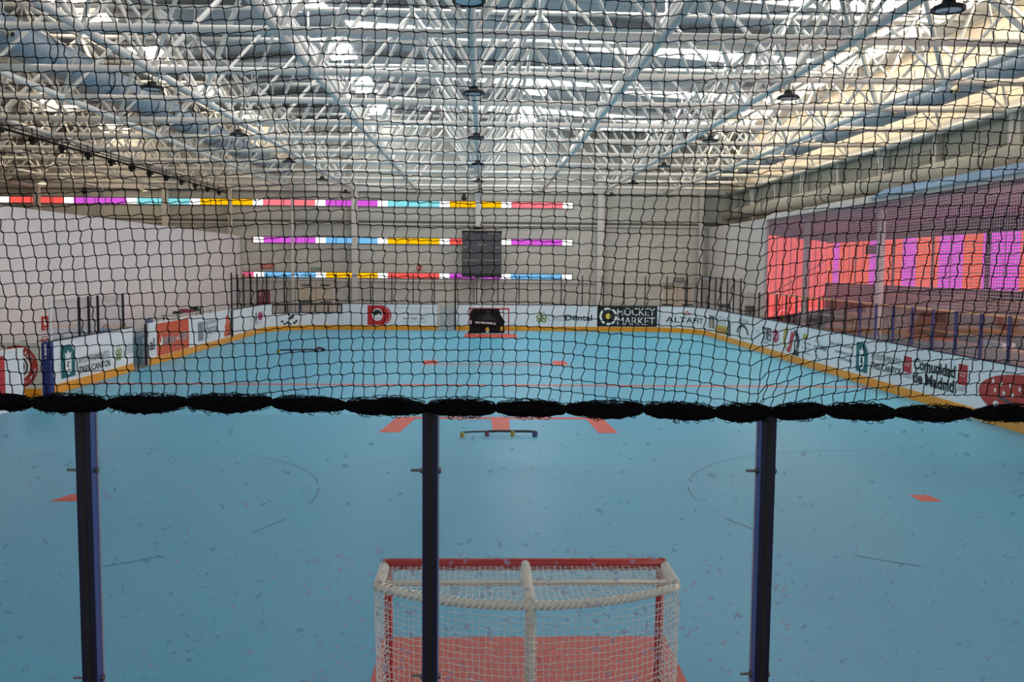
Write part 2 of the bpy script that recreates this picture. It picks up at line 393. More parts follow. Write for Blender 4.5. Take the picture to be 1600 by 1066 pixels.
# columns of the far wall
for x, w, zt in ((-23.46, .3, 9.7), (-16.83, .3, 9.9), (-13.45, .16, 9.9), (-10.2, .1, 9.9), (-6.93, .3, 9.9), (-.38, .3, 9.9), (6.15, .34, 9.9), (11.55, .22, 9.9)):
    c = MB().box(x - w / 2, x + w / 2, 45.62, 45.86, 0, zt).box(x - w / 2 - .05, x + w / 2 + .05, 45.58, 45.9, 0, .04)
    o = c.build('wall_column', 'column')
    names = {-23.46: 'white steel column at the far wall, leftmost of all', -16.83: 'white steel column at the far wall, second from the left', -13.45: 'slim white column at the far wall above the partition end',
             -10.2: 'thin white pipe-like column at the far wall left of the double door', -6.93: 'white steel column at the far wall right of the beige double door', -.38: 'white steel column at the far wall behind the scoreboard',
             6.15: 'thick white steel column at the far wall right of the coloured strips', 11.55: 'white column at the far wall beside the right corner'}
    tag(o, names[x], 'column', 'columns of the far wall')

# coloured window strips on the far wall
def strip_windows(z0, z1, xs, first, gapcols):
    global wn
    wn += 1
    fr = struct(MB().box(xs, 4.72, 45.975, 45.999, z0 - .05, z1 + .05).build('window_%d' % wn, 'dark_line'), 'strip window of coloured panes across the far wall', 'window')
    x = 4.66; i = 0
    while x > xs + .05:
        a = max(x - .53, xs); MB().box(a, x, 45.955, 45.972, z0, z1).build('pane', WC['w'], fr); x = a
        if x <= xs + .05: break
        a = max(x - 2.76, xs); col = first[i % len(first)]; i += 1
        q = (x - a) / 5
        p = MB().box(a, x, 45.955, 45.972, z0, z1).build('pane', WC[col], fr)
        for k in (1, 2, 3, 4):
            if (k + i) % 2 or k == 2: MB().box(a + q * k - .018, a + q * k + .018, 45.945, 45.954, z0, z1).build('mullion', 'dgrey', p)
        x = a
    return fr
strip_windows(6.17, 6.47, -27.5, 'pycmpycmry', None)
strip_windows(4.2, 4.49, -12.4, 'mrybmr', None)
strip_windows(2.37, 2.63, -12.9, 'bmrybk', None)

# doors of the far wall
def dbl_door(n, x0, x1, z1, label):
    d = struct(MB().box(x0, x1, 45.93, 45.999, 0, z1).build('door_%d' % n, 'door'), label, 'door')
    f = MB().box(x0 - .1, x0, 45.9, 45.999, 0, z1 + .1).box(x1, x1 + .1, 45.9, 45.999, 0, z1 + .1).box(x0, x1, 45.9, 45.999, z1, z1 + .1); f.build('door_frame', 'column', d)
    xm = (x0 + x1) / 2; MB().box(xm - .01, xm + .01, 45.92, 45.93, 0, z1).build('door_seam', 'dgrey', d)
    for s in (-1, 1):
        MB().box(xm + s * .55 - .3, xm + s * .55 + .3, 45.86, 45.93, 1.02, 1.1).build('push_bar', 'dgrey', d)
        MB().box(xm + s * .5 - .25, xm + s * .5 + .25, 45.88, 45.93, z1 - .2, z1 - .12).build('door_closer', 'dgrey', d)
dbl_door(1, -10.0, -8.1, 2.12, 'beige double door in the far wall, left of the rink goal')
dbl_door(2, 9.6, 11.2, 2.12, 'beige double door in the far wall near the right corner')
def sign(x0, x1, z0, z1, m, txt, label, cat='sign', y=45.9, tm='white'):
    o = MB().box(x0, x1, y, y + .09, z0, z1).build('wall_sign', m); tag(o, label, cat)
    if txt: words(txt, x0 + .06, x1 - .06, z0 + (z1 - z0) * .25, z1 - (z1 - z0) * .25, tm, o, .01, mapper=lambda u, v: (u, y - .004, v))
    return o
sign(-11.97, -11.3, 2.83, 3.06, 'brick', 'SALIDA', 'small red sign with white letters high on the far wall at left')
sign(-9.3, -8.75, 2.79, 2.9, 'sign_green', 'SALIDA', 'narrow green exit sign above the left beige double door')
sign(-3.66, -3.42, 2.8, 3.06, 'brick', 'E', 'small square red sign on the far wall left of the scoreboard')
sign(10.2, 10.75, 2.3, 2.5, 'dgrey', 'SALIDA', 'small dark exit sign above the right beige double door')

# scoreboard
sb = empty('scoreboard', (-.2, 45.3, 0), 'black scoreboard with unlit display rows hung on the far wall', 'scoreboard')
MB().box(-1.03, 1.05, -.1, .1, 2.52, 4.86).build('cabinet', 'post_black', sb)
MB().box(-1.05, 1.07, -.13, -.1, 2.48, 2.62).build('frame_rail', 'black', sb); MB().box(-1.05, 1.07, -.13, -.1, 4.80, 4.9).build('frame_rail', 'black', sb)
MB().box(-.25, -.2, .1, .3, 3, 4.7).box(.2, .25, .1, .3, 3, 4.7).build('wall_bracket', 'post_black', sb)
g = MB()
for i in range(38):
    x = -1.0 + i * .055; g.box(x, x + .018, -.108, -.1, 2.66, 4.76)
tag(g.build('display_grille', 'grey', sb), 'thin pale vertical bars', None, None, None)
mp = lambda u, v: (u, -.125, v)
for t, a, c_, z in (('LOCAL', -.9, -.45, 4.74), ('VISITANTE', .3, .9, 4.74), ('PERIODO', -.18, .2, 4.14), ('FALTAS', -.95, -.7, 4.0), ('FALTAS', .72, .97, 4.0),
                    ('PLAYER-PENALTY', -.95, -.12, 3.32), ('PLAYER-PENALTY', .12, .95, 3.32)):
    words(t, a, c_, z, z + .07, 'lgrey', sb, .01, mapper=mp)

# ================================================================== ROOF SPACE FRAME
PX = -.33; SP = 3.3; ZB, ZT = 7.0, 9.6
KX = list(range(-8, 5)); RY = [6.33 + SP * i for i in range(13)]
tr = empty('space_frame_roof', (0, 0, 0), 'white tubular steel space frame under the grey roof deck', 'roof truss')
for k in KX:
    x = PX + SP * k; b = MB().tube([(x, RY[0], ZB), (x, RY[-1], ZB)], .075, 10)
    for y in RY: b.ball((x, y, ZB), .12, 8, 5)
    b.build('bottom_chord', 'truss', tr, True)
for y in RY: MB().tube([(PX + SP * KX[0], y, ZB), (PX + SP * KX[-1] + .3, y, ZB)], .075, 10).build('bottom_chord', 'truss', tr, True)
TX = [PX + SP * (k + .5) for k in KX[:-1]]; TY = [y + SP / 2 for y in RY[:-1]]
for x in TX:
    b = MB().tube([(x, TY[0], ZT), (x, TY[-1], ZT)], .06, 8)
    for y in TY: b.ball((x, y, ZT), .1, 8, 5); b.tube([(x, y, ZT), (x, y, zr(x) - .08)], .03, 6)
    b.build('top_chord', 'truss', tr, True)
for y in TY: MB().tube([(TX[0], y, ZT), (TX[-1], y, ZT)], .065, 8).build('top_chord', 'truss', tr, True)
dl = []
for i, x in enumerate(TX):
    for j, y in enumerate(TY):
        for sx in (-1, 1):
            for sy in (-1, 1):
                B = Vector((x + sx * SP / 2, y + sy * SP / 2, ZB)); T = Vector((x, y, ZT)); d = (T - B).normalized()
                thick = .058 if (i + j) % 3 == 0 else .042
                dl.append((((x - CAM[0]) ** 2 + (y - CAM[1]) ** 2), x, y, B + d * .1, T - d * .08, d, thick))
def seen(t): # inside the frame at all
    x, y = t[1], t[2]; return abs(x + .1 - .03 * y) / (y + 3.04) < .62 and y > 12
vis = sorted([t for t in dl if seen(t)], key=lambda t: t[0]); rest_ = vis[100:] + [t for t in dl if not seen(t)]
def dg(b, t):
    A, B, d, r = t[3], t[4], t[5], t[6]
    b.tube([A, A + d * .12, A + d * .26, B - d * .26, B - d * .12, B], [.03, r * .7, r, r, r * .7, .03], 7)
for t in vis[:100]:
    b = MB(); dg(b, t); b.build('diagonal_strut', 'truss', tr, True)
b = MB()
for t in rest_: dg(b, t)
o = b.build('diagonal_strut_field', 'truss', tr, True); o['kind'] = 'stuff'
# purlins
pl = []
for i, y in enumerate([12.9 + 3.3 * j - 1.65 for j in range(11)]):
    b = MB()
    for x0, x1 in ((-22, RIDGE), (RIDGE, 12.6)):
        b.add([(x0, y - .05, zr(x0) - .22), (x1, y - .05, zr(x1) - .22), (x1, y + .05, zr(x1) - .22), (x0, y + .05, zr(x0) - .22),
               (x0, y - .05, zr(x0) - .035), (x1, y - .05, zr(x1) - .035), (x1, y + .05, zr(x1) - .035), (x0, y + .05, zr(x0) - .035)],
              [(3, 2, 1, 0), (4, 5, 6, 7), (0, 1, 5, 4), (1, 2, 6, 5), (2, 3, 7, 6), (3, 0, 4, 7)])
    b.build('purlin', 'purlin', tr)

# edge beam with columns, right side
eb = MB().box(12.95, 13.19, 6, 45.5, 6.95, 7.25).build('edge_beam', 'column'); tag(eb, 'long white box beam along the top of the right side wall', 'beam')
cy = [11.5, 15.2, 19.4, 23.4, 27.0, 30.7, 34.4, 38.0, 41.5, 44.6]
for i, y in enumerate(cy):
    w = .5 if i % 2 == 0 else .22
    c = MB().box(12.98, 13.18, y - w / 2, y + w / 2, 5.15, 6.94)
    if w > .4: c.box(12.9, 12.98, y - .05, y + .05, 5.4, 6.94)
    o = c.build('clerestory_column', 'column')
    tag(o, ('wide' if w > .4 else 'narrow') + ' white stub column under the right edge beam, %s counted from the far end' % ['tenth', 'ninth', 'eighth', 'seventh', 'sixth', 'fifth', 'fourth', 'third', 'second', 'first'][i], 'column', 'stub columns on the right wall')
# bracing near the corner
for A, B in (((12.3, 45.97, 6.8), (12.9, 45.97, 5.5)), ((11.9, 45.97, 6.6), (10.9, 45.97, 5.45)), ((7.2, 45.97, 3.0), (10.6, 45.97, 5.15))):
    tag(MB().tube([A, B], .025, 6).build('brace_rod', 'column'), {12.3: 'thin diagonal brace rod in the far right corner below the beam', 11.9: 'short diagonal brace rod at the top of the far right corner', 7.2: 'long diagonal brace rod on the far wall left of the right corner'}[A[0]], 'brace', 'brace rods')

# ================================================================== DUCTS
def duct(x, z, r, y0, y1, m, label, nozzle=0, bands=6.6):
    e = empty('spiral_duct', (x, 0, z), label, 'duct')
    MB().tube([(0, y0, 0), (0, (y0 + y1) / 2, 0), (0, y1, 0)], r, 28).build('duct_tube', m, e, True)
    y = y0 + 1
    while y < y1:
        b = MB(); vs = []
        b.tube([(0, y, 0), (0, y + .05, 0)], r + .015, 28)
        b.tube([(-r, y + .02, 0), (-r, y + .02, r + .5)], .012, 5); b.tube([(r, y + .02, 0), (r, y + .02, r + .5)], .012, 5)
        b.build('hanger_band', 'band', e)
        if nozzle:
            MB().tube([(nozzle * r * .8, y + 1, -.12), (nozzle * (r + .12), y + 1, -.2)], [.11, .07], 12).build('nozzle', 'duct_cream', e)
            MB().tube([(nozzle * (r + .12), y + 1, -.2), (nozzle * (r + .15), y + 1, -.215)], .05, 12).build('nozzle_opening', 'black', e)
        y += bands / 2
    return e
duct(-10.45, 7.95, .42, 8, 45, 'duct', 'large pale blue spiral duct running through the space frame on the left', 1)
duct(12.05, 7.72, .30, 8, 45, 'duct', 'pale blue spiral duct running through the space frame on the right', -1)
duct(12.62, 5.78, .27, 8, 44.6, 'duct_cream', 'cream spiral duct resting along the ledge above the perforated screen', 0, 7.2)

# ================================================================== LAMPS
def lamp(loc, hang, label, k=1.0):
    e = empty('highbay_lamp', loc, label, 'ceiling lamp', 'round high bay lamps under the space frame')
    MB().lathe([(.0, .02), (.14, .015), (.2, 0), (.23, -.02), (.23, -.06), (.2, -.07), (.2, -.045), (0, -.045)], n=24).build('housing', 'black', e, True)
    MB().lathe([(0, -.055), (.185, -.055), (.19, -.05)], n=24).build('lens', 'lens', e)
    MB().lathe([(0, .1), (.06, .1), (.09, .08), (.1, .02), (.13, .01)], n=12).build('driver', 'rubber', e)
    MB().tube([(0, 0, .1), (.012, 0, .25), (-.012, 0, .33), (0, 0, hang)], .012, 6).build('hanger', 'rubber', e)
    MB().tube([(.01, 0, .2), (.1, .02, .3), (.12, .03, hang - .08), (.02, .02, hang + .05)], .008, 5).build('cable', 'rubber', e)
    e.scale = (k, k, k)
    return e
rows = [9.63, 16.23, 22.83, 29.43, 36.03, 42.63]
ordn = ['nearest', 'second', 'third', 'fourth', 'fifth', 'farthest']
proto = None
for xi, (x, side) in enumerate(((-6.93, 'left'), (-.33, 'middle'), (6.27, 'right'))):
    for j, y in enumerate(rows):
        lb = 'round black high bay lamp, %s in the %s row of lamps' % (ordn[j], side)
        z = 6.66
        if proto is None: proto = lamp((x, y, z), .3, lb)
        else:
            o = copy_tree(proto); o.location = (x, y, z); o['label'] = lb
w = None
for x, y, z, lb in ((-20.13, 39.33, 6.62, 'lit white lamp hanging left of the white partition, middle one'), (-16.83, 42.63, 6.62, 'lit white lamp hanging left of the white partition, nearest to the far wall'), (-23.43, 39.33, 6.62, 'lit white lamp hanging at the far left edge of the hall')):
    if w is None:
        e = empty('warm_lamp', (x, y, z), lb, 'ceiling lamp', 'lit lamps beyond the partition'); w = e
        MB().lathe([(0, .1), (.06, .09), (.2, 0), (.22, -.03)], n=18).build('shade', 'column', e)
        MB().lathe([(0, -.03), (.2, -.03)], n=18).build('bulb', 'glow', e); MB().tube([(0, 0, .1), (0, 0, ZB - z)], .01, 5).build('hanger', 'rubber', e)
    else:
        o = copy_tree(w); o.location = (x, y, z); o['label'] = lb

# speakers hanging on the centre line, trolley rail on the left
e = empty('hanging_box', (-.45, 36.0, 7.22), 'blue-grey box unit hung under the middle chord of the roof frame', 'equipment box')
MB().box(-.36, .36, -.3, .3, 0, .2).box(-.36, .36, -.34, .3, .24, .62).build('casing', 'flash_blue', e)
MB().box(-.37, .37, -.31, .31, .2, .24).box(-.3, .3, -.345, -.34, .36, .4).build('joint_line', 'blue_seat', e)
e = empty('hanging_speaker', (-.33, 41.2, 6.2), 'small grey-blue speaker hung below the roof frame near the far wall', 'speaker')
MB().box(-.2, .2, -.15, .15, 0, .35).build('cabinet', 'lgrey', e); MB().box(-.22, .22, -.17, .17, .35, .4).build('top_plate', 'rubber', e)
MB().tube([(0, 0, .4), (0, 0, .72)], .02, 6).build('hanger', 'rubber', e)
rl = empty('curtain_rail', (-13.42, 0, 6.72), 'dark trolley rail with hanging clamps running under the left side of the roof', 'rail')
MB().box(-.03, .03, 12, 45, -.03, .03).build('track', 'rubber', rl)
MB().tube([(.1, 12, .1), (.1, 28, .08), (.1, 45, .1)], .025, 6).build('rope', 'dgrey', rl)
y = 17.0
while y < 45:
    b = MB().box(-.08, .12, y - .1, y + .1, -.14, -.03).tube([(0, y, .03), (0, y, .26)], .02, 5).lathe([(0, -.24), (.07, -.22), (.07, -.15), (0, -.14)], (0, y, 0), 8)
    b.build('trolley', 'rubber', rl); y += 1.9
e = empty('floodlight_pair', (-13.25, 19.6, 6.5), 'pair of black floodlights clamped to the trolley rail at upper left', 'floodlight')
MB().box(-.35, -.02, -.2, .1, -.12, .12).build('lamp_head', 'rubber', e); MB().box(.06, .45, -.2, .14, -.2, .1).build('lamp_head', 'black', e)
MB().tube([(-.3, 0, .12), (.3, 0, .2)], .02, 6).build('bracket', 'rubber', e)
for x, z, lb in ((-21.0, 6.78, 'small black camera dome above the coloured strip at far left'), (-1.15, 6.66, 'small black camera dome above the coloured strip near the middle lamp row')):
    o = MB().lathe([(0, -.18), (.1, -.15), (.14, -.06), (.14, 0), (.08, .04), (.08, .18), (0, .18)], (x, 45.75, z + .02), 12).box(x - .03, x + .03, 45.75, 45.999, z + .1, z + .16).build('camera_dome', 'black', None, True); tag(o, lb, 'camera')
o = MB().box(-.62, -.3, 45.2, 45.5, 4.98, 5.12).tube([(-.3, 45.35, 5.0), (-.15, 45.5, 5.1), (-.15, 45.62, 5.2)], .03, 6).build('wall_camera', 'rubber'); tag(o, 'small dark camera on a bracket above the scoreboard', 'camera')

# ================================================================== RIGHT SIDE HALL
# ledge, flashing, screen
tag(MB().box(12.07, 12.88, 8, 36.2, 5.2, 5.36).build('ledge', 'column'), 'white ledge on top of the perforated screen', 'ledge')
fl = MB().add([(11.86, 8, 5.24), (11.86, 25.2, 5.24), (11.98, 25.2, 5.24), (11.98, 8, 5.24), (11.86, 8, 5.44), (11.86, 24.0, 5.44), (11.98, 24.0, 5.44), (11.98, 8, 5.44)],
              [(3, 2, 1, 0), (4, 5, 6, 7), (0, 1, 5, 4), (1, 2, 6, 5), (2, 3, 7, 6), (3, 0, 4, 7)]).build('metal_flashing', 'flash_blue')
tag(fl, 'pale blue metal strip along the top of the perforated screen', 'trim strip')
ps = empty('perforated_screen', (12.0, 0, 0), 'perforated metal screen wall between the rink and the spectator stand', 'screen')
b = MB(); z = 2.0
while z < 5.2: b.box(0, .0015, 6, 35.9, z, z + .022); z += .08
y = 6.0
while y < 35.9: b.box(.0002, .0013, y, y + .03, 2.0, 5.2); y += .11
b.build('perforated_sheet', 'screen', ps)
MB().box(-.02, .05, 6, 36, 5.12, 5.24).build('top_rail', 'column', ps)
MB().box(-.01, .04, 6, 35.95, 1.96, 2.0).build('bottom_rail', 'wood', ps)
MB().box(.02, .06, 35.85, 36.0, 0, 5.2).build('end_post', 'lilac_col', ps)
for x, y, r, lb in ((13.0, 26.75, .13, 'round white column behind the perforated screen, nearer one'), (13.0, 33.7, .12, 'round white column behind the perforated screen in front of the red glazing')):
    tag(MB().tube([(x, y, -.012), (x, y, 5.2)], r, 18).build('round_column', 'lilac_col', None, True), lb, 'column', 'round columns behind the screen')
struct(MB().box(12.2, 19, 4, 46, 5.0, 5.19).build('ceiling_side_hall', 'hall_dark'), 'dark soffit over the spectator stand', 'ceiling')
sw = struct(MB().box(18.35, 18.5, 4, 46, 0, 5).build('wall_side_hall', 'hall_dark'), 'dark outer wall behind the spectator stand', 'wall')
wn += 1
wf = struct(MB().box(18.30, 18.349, 20, 45.6, 2.28, 4.5).build('window_%d' % wn, 'dgrey'), 'long window of orange and violet panes behind the spectator stand', 'window')
seg = [(45.6, 44.41, 'o'), (44.41, 43.63, 'v'), (43.63, 41.68, 'o'), (41.37, 39.88, 'o'), (39.88, 38.6, 'v'), (38.5, 37.57, 'o'), (37.19, 36.5, 'o'), (36.5, 35.2, 'v'), (35.2, 33.98, 'o'), (33.66, 33.29, 'o'),
       (33.29, 31.38, 'v'), (31.38, 30.08, 'o'), (30.08, 29.91, 'v'), (29.5, 27.68, 'v'), (27.68, 25.8, 'o'), (25.5, 23.6, 'v'), (23.6, 22, 'o'), (22, 20.2, 'v')]
for y1, y0, c in seg:
    p = MB().box(18.27, 18.299, y0, y1, 2.34, 4.42).build('pane', WC[c], wf)
    k = int((y1 - y0) / .65)
    for i in range(1, k): MB().box(18.262, 18.27, y0 + (y1 - y0) * i / k - .02, y0 + (y1 - y0) * i / k + .02, 2.34, 4.42).build('mullion', 'toy_red', p)
wn += 1
w2 = struct(MB().box(18.30, 18.349, 4.5, 19.6, 1.9, 4.7).build('window_%d' % wn, 'dgrey'), 'added glowing panes out of view that brighten the spectator stand', 'window')
for k in range(6): MB().box(18.27, 18.299, 4.7 + 2.48 * k, 7.05 + 2.48 * k, 2.0, 4.6).build('pane', 'added_fill', w2)  # added unseen light source, framed like a window
tag(MB().tube([(18.1, 20, 2.95), (18.1, 45, 2.95)], .025, 6).build('handrail', 'burgundy'), 'dark handrail running in front of the orange and violet windows', 'handrail')
tag(MB().box(18.05, 18.25, 38.9, 39.9, 3.75, 4.15).box(18.04, 18.05, 38.95, 39.85, 3.8, 3.83).box(18.04, 18.05, 38.95, 39.85, 3.93, 3.96).box(18.04, 18.05, 38.95, 39.85, 4.06, 4.09).build('vent_unit', 'navy'), 'dark blue louvred box hung on the orange windows left of the round column', 'vent')
# slanted red glazing
A, B = Vector((12.35, 36.6, 0)), Vector((18.25, 45.4, 0)); d = (B - A); L = d.length; ang = math.atan2(d.y, d.x)
wn += 1
rg = empty('window_%d' % wn, (A.x, A.y, 0), 'slanted glazed wall of salmon red panes at the end of the spectator stand', 'window', None, ang); rg['kind'] = 'structure'
k = 9
for i in range(k):
    a, c = L * i / k, L * (i + 1) / k
    MB().box(a + .02, c - .02, -.02, .02, .9, 4.5).build('pane', WC['s'], rg); MB().box(c - .02, c + .02, -.05, .05, .5, 4.55).build('mullion', 'toy_red', rg)
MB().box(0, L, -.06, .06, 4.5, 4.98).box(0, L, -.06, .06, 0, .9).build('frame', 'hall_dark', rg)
MB().tube([(.3, -.3, 2.05), (L * .95, -.3, 3.6)], .025, 6).build('stair_rail', 'burgundy', rg)
# spectator stand
st = empty('spectator_stand', (13.6, 0, 0), 'stepped spectator stand with wooden bench rows behind the right boards', 'stand')
for i in range(5):
    x = i * .86
    MB().box(x, x + .87, 5, 35.2, 0 if i == 0 else .3 * i, .38 + .40 * i).build('step', 'step', st)
    MB().box(x + .02, x + .38, 5, 35.1, .38 + .40 * i, .44 + .40 * i).build('bench_plank', 'wood', st)
for y in (9, 15.5, 22, 28.5):
    for i in range(5): MB().box(.84 * i + .05, .84 * i + .42, y, y + 1.1, .44 + .4 * i, .6 + .4 * i).build('aisle_step', 'lgrey' if i % 2 else 'step', st)
for y, lb in ((13.3, 'nearest'), (21, 'middle'), (29.5, 'farthest')):
    e = empty('crowd_rail', (13.3, y, 0), 'low metal rail at the foot of the spectator stand, %s one' % lb, 'rail', 'rails at the foot of the stand')
    MB().tube([(0, 0, 1.25), (0, 5.6, 1.25)], .025, 6).build('top_bar', 'wood', e); MB().tube([(0, 0, .75), (0, 5.6, .75)], .02, 6).build('mid_bar', 'dgrey', e)
    for q in (0, 2.8, 5.6): MB().tube([(0, q, -.012), (0, q, 1.25)], .022, 6).build('upright', 'dgrey', e)

# ================================================================== RINK BOARDS
def post(parent, s, z1, m='post_black', w=.05, z0=None, out=-.09):
    x, y, nx, ny = pth(s); z0 = HB if z0 is None else z0
    tx, ty = -ny, nx
    P = []
    for zz in (z0, z1):
        for a, o in ((-w / 2, out), (w / 2, out), (w / 2, out + .05), (-w / 2, out + .05)): P.append((x + tx * a + nx * o, y + ty * a + ny * o, zz))
    return MB().add(P, [(3, 2, 1, 0), (4, 5, 6, 7), (0, 1, 5, 4), (1, 2, 6, 5), (2, 3, 7, 6), (3, 0, 4, 7)]).build('glass_post', m, parent)
def board(s0, s1, label, m='board', z1=HB, kick=True, rail='rail', glass=None, posts=(), gz=2.64, pm='post_black', pw=.05):
    x, y, nx, ny = pth((s0 + s1) / 2)
    e = empty('rink_board', (0, 0, 0), label, 'rink board', 'advertising boards around the rink')
    slab('board_panel', s0 + .004, s1 - .004, .0, z1, -.11, 0, m, e)
    if kick: slab('kick_strip', s0 + .004, s1 - .004, .0, .215, .0005, .014, 'yellow', e)
    if rail: slab('top_rail', s0 + .004, s1 - .004, z1, z1 + .028, -.115, .008, rail, e)
    for s in posts: post(e, s, gz, pm, pw)
    if glass:
        ss = sorted(set([glass[0]] + [s for s in posts if glass[0] < s < glass[1]] + [glass[1]]))
        for a, c in zip(ss, ss[1:]):
            slab('glass_pane', a + .03, c - .03, z1 + .03, gz - .03, -.075, -.065, 'glass_far', e)
    return e
B1 = empty('rink_board', (0, 0, 0), 'red and white SPORTS board at the left edge of the picture', 'rink board', 'advertising boards around the rink')
MB().box(-9.86, -9.74, 10, 16.25, 0, HB).build('board_panel', 'board', B1)
m1 = lambda u, v: (-9.735, u, v)
MB().box(-9.74, -9.737, 11.5, 15.5, .2, 1.16).build('advert_panel', 'red', B1)
words('SPORTS', 12.2, 15.25, .55, .88, 'white', B1, 0, mapper=m1); words('www.sports.com', 13.0, 15.3, .3, .36, 'white', B1, 0, mapper=m1)
MB().box(-9.86, -9.72, 10, 16.25, HB, HB + .03).build('top_rail', 'board', B1)
B2 = empty('rink_board', (0, 0, 0), 'cream gate board with big round red logo facing the camera at the left', 'rink board', 'advertising boards around the rink')
MB().box(-12.4, -10.03, 17.6, 17.7, 0, HB).build('board_panel', 'cream_board', B2); MB().box(-12.4, -10.03, 17.585, 17.6, 0, .2).build('kick_strip', 'yellow', B2)
MB().box(-12.4, -10.03, 17.58, 17.71, HB, HB + .03).build('top_rail', 'cream_board', B2)
m2 = lambda u, v: (u, 17.594, v); m2b = lambda u, v: (u, 17.590, v); m2c = lambda u, v: (u, 17.587, v)
cx, cz = -10.53, .70
for r0, r1, m_ in ((1, .61, 'brick'), (.61, .5, 'white'), (.5, .42, 'black'), (.42, .34, 'white')):
    shape('logo_ring', [ell(cx, cz, .44 * r0, .48 * r0, 48), ell(cx, cz, .44 * r1, .48 * r1, 48)], m_, B2, mapper=m2)
shape('logo_disc', [ell(cx, cz, .15, .165, 30)], 'black', B2, mapper=m2b)
def ringtext(txt, cx, cz, r, a0, a1, h, m, parent, mapper):
    for i, ch in enumerate(txt):
        if ch == ' ': continue
        a = a0 + (a1 - a0) * (i + .5) / len(txt); vs, fs = text_geo(ch, .01); w_ = abs(a1 - a0) * r / len(txt) * .75
        P = []
        for u, v in vs:
            du, dv = (u - .5) * w_, (v - .5) * h
            P.append((cx + math.cos(a) * (r + dv) + math.sin(a) * du, cz + math.sin(a) * (r + dv) - math.cos(a) * du))
        decal('lettering', (P, fs), m, parent, mapper=mapper)
ringtext('HOTEL AZUL', cx, cz, .36, PI * .8, PI * .08, .085, 'white', B2, m2c)
ringtext('MADRID CLUB', cx, cz, .38, -.1, -1.5, .05, 'white', B2, m2c)
gp = empty('gate_post', (-9.94, 17.75, 0), 'thick navy gate post between the round red logo board and the white town hall board', 'post')
MB().box(-.09, .09, -.1, .09, 0, HB + .02).build('post_body', 'navy', gp); MB().box(-.02, .02, -.104, -.1, .95, 1.2).build('latch_plate', 'board', gp)
for z in (.86, 1.02): MB().box(-.015, .015, -.11, -.1, z, z + .05).build('hinge', 'lgrey', gp)

def townhall(B, e0, e1, t0, t1, zt, zb, zl=(.31, 1.09)):
    w = e1 - e0; z0, z1 = zl
    em = shape('emblem_panel', [[(e0, z0), (e1, z0), (e1, z1 - .22), (e1 - .28 * w, z1), (e0, z1)]], 'teal', B)
    cx = (e0 + e1) / 2
    shape('emblem_shield', [[(cx - .2 * w, z0 + .13), (cx, z0 + .06), (cx + .2 * w, z0 + .13), (cx + .22 * w, z0 + .42), (cx - .22 * w, z0 + .42)]], 'white', em, .011)
    shape('emblem_crown', [[(cx - .18 * w, z0 + .45), (cx + .18 * w, z0 + .45), (cx + .24 * w, z0 + .6), (cx + .1 * w, z0 + .56), (cx, z0 + .66), (cx - .1 * w, z0 + .56), (cx - .24 * w, z0 + .6)]], 'white', em, .011)
    shape('emblem_charge', [rect(cx - .09 * w, cx + .1 * w, z0 + .34, z0 + .375), rect(cx - .09 * w, cx + .02 * w, z0 + .24, z0 + .32), rect(cx - .05 * w, cx + .12 * w, z0 + .15, z0 + .19)], 'black', em, .013)
    words('AYUNTAMIENTO', t0, t1, zt[0], zt[1], 'dgrey', B); words('TRES CANTOS', t0, t1 + .05, zb[0], zb[1], 'black', B, .02)
def apple(B, s0, s1, z0, z1):
    w = (s1 - s0) / 2; cx = (s0 + s1) / 2; h = (z1 - z0) * .7; cz = z0 + h * .5
    for sx in (-1, 1):
        shape('apple_logo', [ell(cx + sx * w * .5, cz + h * .22, w * .55, h * .3, 18), ell(cx + sx * w * .5, cz + h * .22, w * .25, h * .14, 14)], 'green', B)
        shape('apple_logo', [ell(cx + sx * w * .42, cz - h * .25, w * .5, h * .3, 18), ell(cx + sx * w * .42, cz - h * .25, w * .2, h * .13, 14)], 'green', B, .009)
        shape('apple_leaf', [ell(cx + sx * w * .35, z1 - (z1 - z0) * .1, w * .32, (z1 - z0) * .09, 12), ell(cx + sx * w * .35, z1 - (z1 - z0) * .1, w * .18, (z1 - z0) * .045, 10)], 'green', B)

B3 = board(17.9, 22.92, 'white board reading AYUNTAMIENTO TRES CANTOS on the left side, beside the navy gate post', gz=2.2, posts=(19.7, 20.25, 20.8, 22.45), glass=(18.2, 22.45), pm='post_black')
post(B3, 18.2, 2.15, 'board', .06)
townhall(B3, 18.5, 19.24, 19.42, 21.26, (.56, .73), (.32, .49))
apple(B3, 21.68, 22.08, .42, .84); words('Clín', 22.2, 22.88, .5, .8, 'lgrey', B3)
B4 = board(24.12, 33.2, 'board run on the left side with the orange sign and the hockey shop advert', gz=1.55, posts=(29.35,), rail='board')
words('al', 24.2, 24.6, .45, .8, 'black', B4, .02)
op = panel('advert_panel', 24.8, 27.82, .225, HB - .01, 'orange', B4)
words('FONDO', 25.35, 26.5, .52, .76, 'white', op, .07, off=.007); words('FONDO', 25.35, 26.5, .53, .75, 'black', op, .02, off=.01)
words('de', 26.55, 26.8, .58, .72, 'white', op, .02, off=.01)
words('SITIO', 26.85, 27.7, .52, .80, 'white', op, .07, off=.007); words('SITIO', 26.85, 27.7, .53, .79, 'black', op, .02, off=.01)
shape('swoosh', [[(24.95, .5), (25.3, .56), (25.32, .72), (25.15, .84), (25.2, .66), (25.0, .58)]], 'white', op, .008)
words('bar  copas', 25.9, 27.1, .36, .42, 'lgrey', op, off=.01)
for s in (26.65, 27.15): panel('panel_joint', s, s + .015, .23, HB - .02, 'brick', op, .007)
panel('grey_bar', 28.8, 29.4, .34, 1.0, 'grey', B4, .006)
